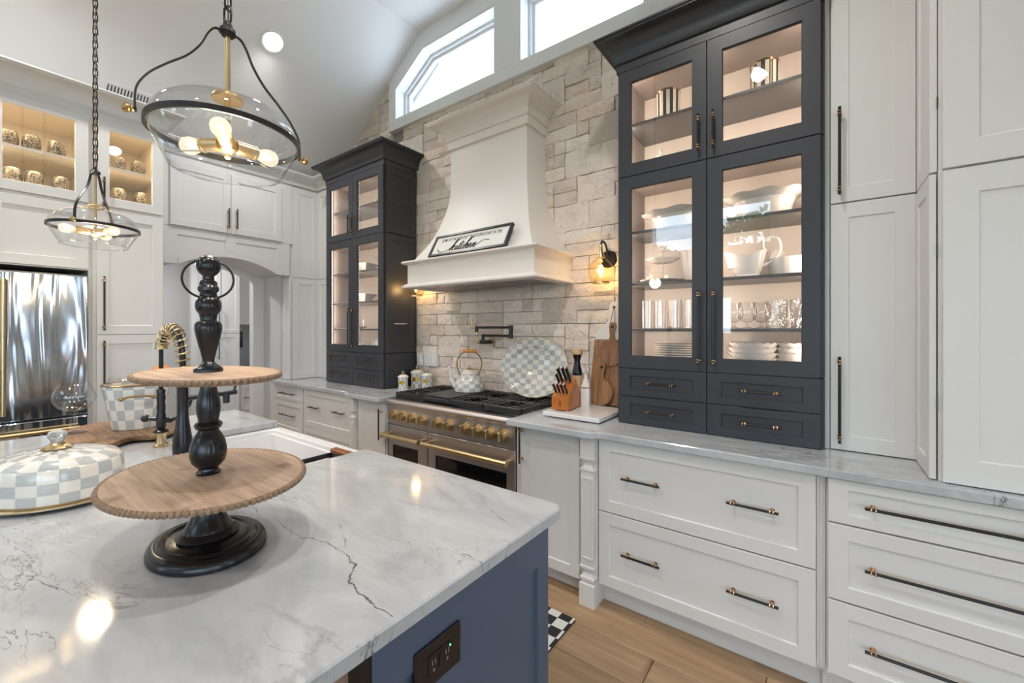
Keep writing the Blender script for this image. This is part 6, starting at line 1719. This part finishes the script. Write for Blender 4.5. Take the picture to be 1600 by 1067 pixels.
for cxn, cx, cy, r_ in (('left', -.285, 2.43, .112), ('right', -.09, 2.46, .100)):
    b0 = None
    for i in range(4):
        lab = '%s scalloped bowl of the %s stack in near hutch lower right' % (('bottom', 'second', 'third', 'top')[i], 'wide' if cxn == 'left' else 'narrow')
        if b0 is None: b0 = place('stacked_bowl', lab, 'bowl', (cx, cy, ZB), [('bowl', cereal(r_, .056), PORC)], 0, 'stacked bowls in near hutch')
        else: dup(b0, (cx + random.uniform(-.004, .004), cy, ZB + i * .0255), i * .17, lab)

# far hutch contents
def angled_bowl(loc, label, w=.10, h=.085):
    place('square_bowl', label, 'bowl', loc, [('bowl', MB().lathe([(0, 0), (w * .5, 0), (w * .55, h * .1), (w * .72, h * .6), (w * 1.05, h * .95), (w * 1.1, h), (w, h), (w * .6, h * .4), (0, h * .15)], 32, wav=lambda a, i: min(1.25, .92 / max(abs(math.cos(a)), abs(math.sin(a))))), PORC)], .3)
angled_bowl((-3.62, 2.44, 1.9905), 'flared white bowl on upper left shelf of far hutch'); angled_bowl((-3.20, 2.42, 1.9905), 'flared white bowl on upper right shelf of far hutch', .105, .10)
angled_bowl((-3.60, 2.42, 1.6985), 'flared white bowl on middle left shelf of far hutch', .095, .08)
place('shallow_plate', 'shallow white footed plate on middle right shelf of far hutch', 'plate', (-3.14, 2.44, 1.4435), [('plate', MB().lathe([(0, 0), (.04, 0), (.045, .012), (.06, .03), (.105, .042), (.105, .047), (.05, .036), (0, .034)], 32), PORC)])
place('sauce_dish', 'white shell dish with upright handle on lower left shelf of far hutch', 'dish', (-3.66, 2.40, 1.4435), [('dish', MB().lathe([(0, 0), (.03, 0), (.06, .010), (.085, .022), (.08, .024), (.03, .006), (0, .005)], 32), PORC), ('handle', MB().tube(crom([(.075, 0, .018), (.085, 0, .05), (.075, 0, .085)], 4), .008, 8), PORC)])
place('mortar_bowl', 'white mortar with leaning pestle at the bottom left of far hutch', 'bowl', (-3.66, 2.40, 1.2395), [('bowl', MB().lathe([(0, 0), (.035, 0), (.04, .02), (.055, .06), (.052, .06), (.035, .02), (0, .015)], 28), PORC), ('pestle', MB().cyl((.01, 0, .02), (-.062, 0, .12), .008, .006, 10), PORC)])
def mug(loc, label, rz=0):
    place('mug', label, 'mug', loc, [('cup', MB().lathe([(0, 0), (.046, 0), (.05, .005), (.054, .095), (.05, .095), (.046, .01), (0, .008)], 32), PORC), ('handle', MB().tube(crom([(-.05, 0, .08), (-.078, 0, .078), (-.085, 0, .05), (-.075, 0, .026), (-.05, 0, .02)], 5), .007, 8), PORC)], rz, 'mugs in far hutch')
mug((-3.30, 2.36, 1.2395), 'white mug with handle in front at the bottom right of far hutch'); mug((-3.17, 2.42, 1.2395), 'white mug behind at the bottom right end of far hutch')
place('oval_platter', 'white oval platter at the bottom of far hutch upper left', 'platter', (-3.66, 2.41, 2.3055), [('platter', MB().lathe([(0, 0), (.07, 0), (.11, .03), (.15, .045), (.148, .05), (.10, .035), (0, .01)], 36, (0, 0, 0), 1.0, .75), PORC)])
angled_bowl((-3.22, 2.42, 2.5975), 'small flared bowl on the top right shelf of far hutch', .08, .06)
place('small_jar', 'small white lidded jar on the top right shelf of far hutch', 'jar', (-3.42, 2.45, 2.5975), [('jar', MB().lathe([(0, 0), (.035, 0), (.042, .04), (.035, .08), (0, .082)], 24), PORC), ('lid', MB().lathe([(.037, .082), (.03, .095), (.008, .10), (.008, .11), (0, .112)], 20), PORC)])

# mercury glass votives in the lit left wall cupboards
vo = None
spots = [(.225, 2.5835, 'upper shelf above refrigerator, cut by the picture edge'), (.320, 2.5835, 'upper shelf above refrigerator, middle one'), (.432, 2.5835, 'upper shelf above refrigerator, end nearest the pantry'),
         (.240, 2.3525, 'lower shelf above refrigerator, cut by the picture edge'), (.332, 2.3525, 'lower shelf above refrigerator, middle one'), (.452, 2.3525, 'lower shelf above refrigerator, end nearest the pantry'),
         (.738, 2.5835, 'upper pantry shelf, end nearest the refrigerator'), (.850, 2.5835, 'upper pantry shelf, end nearest the arch'), (.742, 2.3525, 'lower pantry shelf, end nearest the refrigerator'), (.872, 2.3525, 'lower pantry shelf, end nearest the arch')]
for i, (y, z, s) in enumerate(spots):
    if vo is None:
        vo = place('votive_holder', 'speckled silver votive on ' + s, 'votive', (-4.15, y, z), [('cup', MB().lathe([(0, 0), (.030, 0), (.034, .006), (.043, .045), (.044, .065), (.040, .10), (.035, .115), (.032, .115), (.036, .06), (0, .02)], 28), SPECK)], 0, 'speckled votives in lit cupboards')
    else: dup(vo, (-4.15, y, z), i * .7, 'speckled silver votive on ' + s)

# ================================================================== OUTSIDE: trees and lawn behind the rear windows
gr = MB().box(-30, 30, -40, -5.3, -.4, -.15); g_ = obj('lawn', gr, plain('lawn_green', (.10, .16, .05), .95)); g_['kind'] = 'stuff'; g_['label'] = 'green lawn outside the rear windows'; g_['category'] = 'lawn'
LEAF = plain('tree_leaf', (.07, .14, .035), .7); BARK = plain('tree_bark', (.12, .09, .07), .9)
def tree(x, y, h, r, label, seed):
    t = thing('leafy_tree', label, 'tree', (x, y, -.15), 0, 'trees outside the rear windows'); rr = random.Random(seed)
    m = MB(); m.cyl((0, 0, 0), (0, 0, h * .75), .16, .06, 10)
    for k in range(6):
        a = k * 1.05; m.cyl((0, 0, h * (.35 + .06 * k)), (r * .6 * math.cos(a), r * .6 * math.sin(a), h * (.6 + .05 * k)), .05, .015, 6)
    obj('trunk', m, BARK, t, world=False)
    lf = MB()
    for k in range(1100):
        a = rr.uniform(0, 2 * PI); b = math.acos(rr.uniform(-.7, 1)); q = r * rr.uniform(.55, 1) ** .6
        c = Vector((q * math.sin(b) * math.cos(a), q * math.sin(b) * math.sin(a), h * .72 + q * .9 * math.cos(b)))
        u_ = Vector((rr.uniform(-1, 1), rr.uniform(-1, 1), rr.uniform(-1, 1))).normalized(); v_ = u_.orthogonal().normalized(); s_ = rr.uniform(.10, .22)
        lf.add([c - u_ * s_, c + v_ * s_ * .55, c + u_ * s_, c - v_ * s_ * .55], [(0, 1, 2, 3)])
    o = obj('foliage', lf, LEAF, t, world=False); o['kind'] = 'stuff'
tree(-1.5, -11, 5.2, 1.9, 'leafy tree outside behind the rear gable window', 3)
tree(3.2, -13, 5.6, 2.2, 'leafy tree outside on the open lawn side', 5)
tree(-5.5, -12, 4.6, 1.7, 'leafy tree outside by the corner of the house', 8)
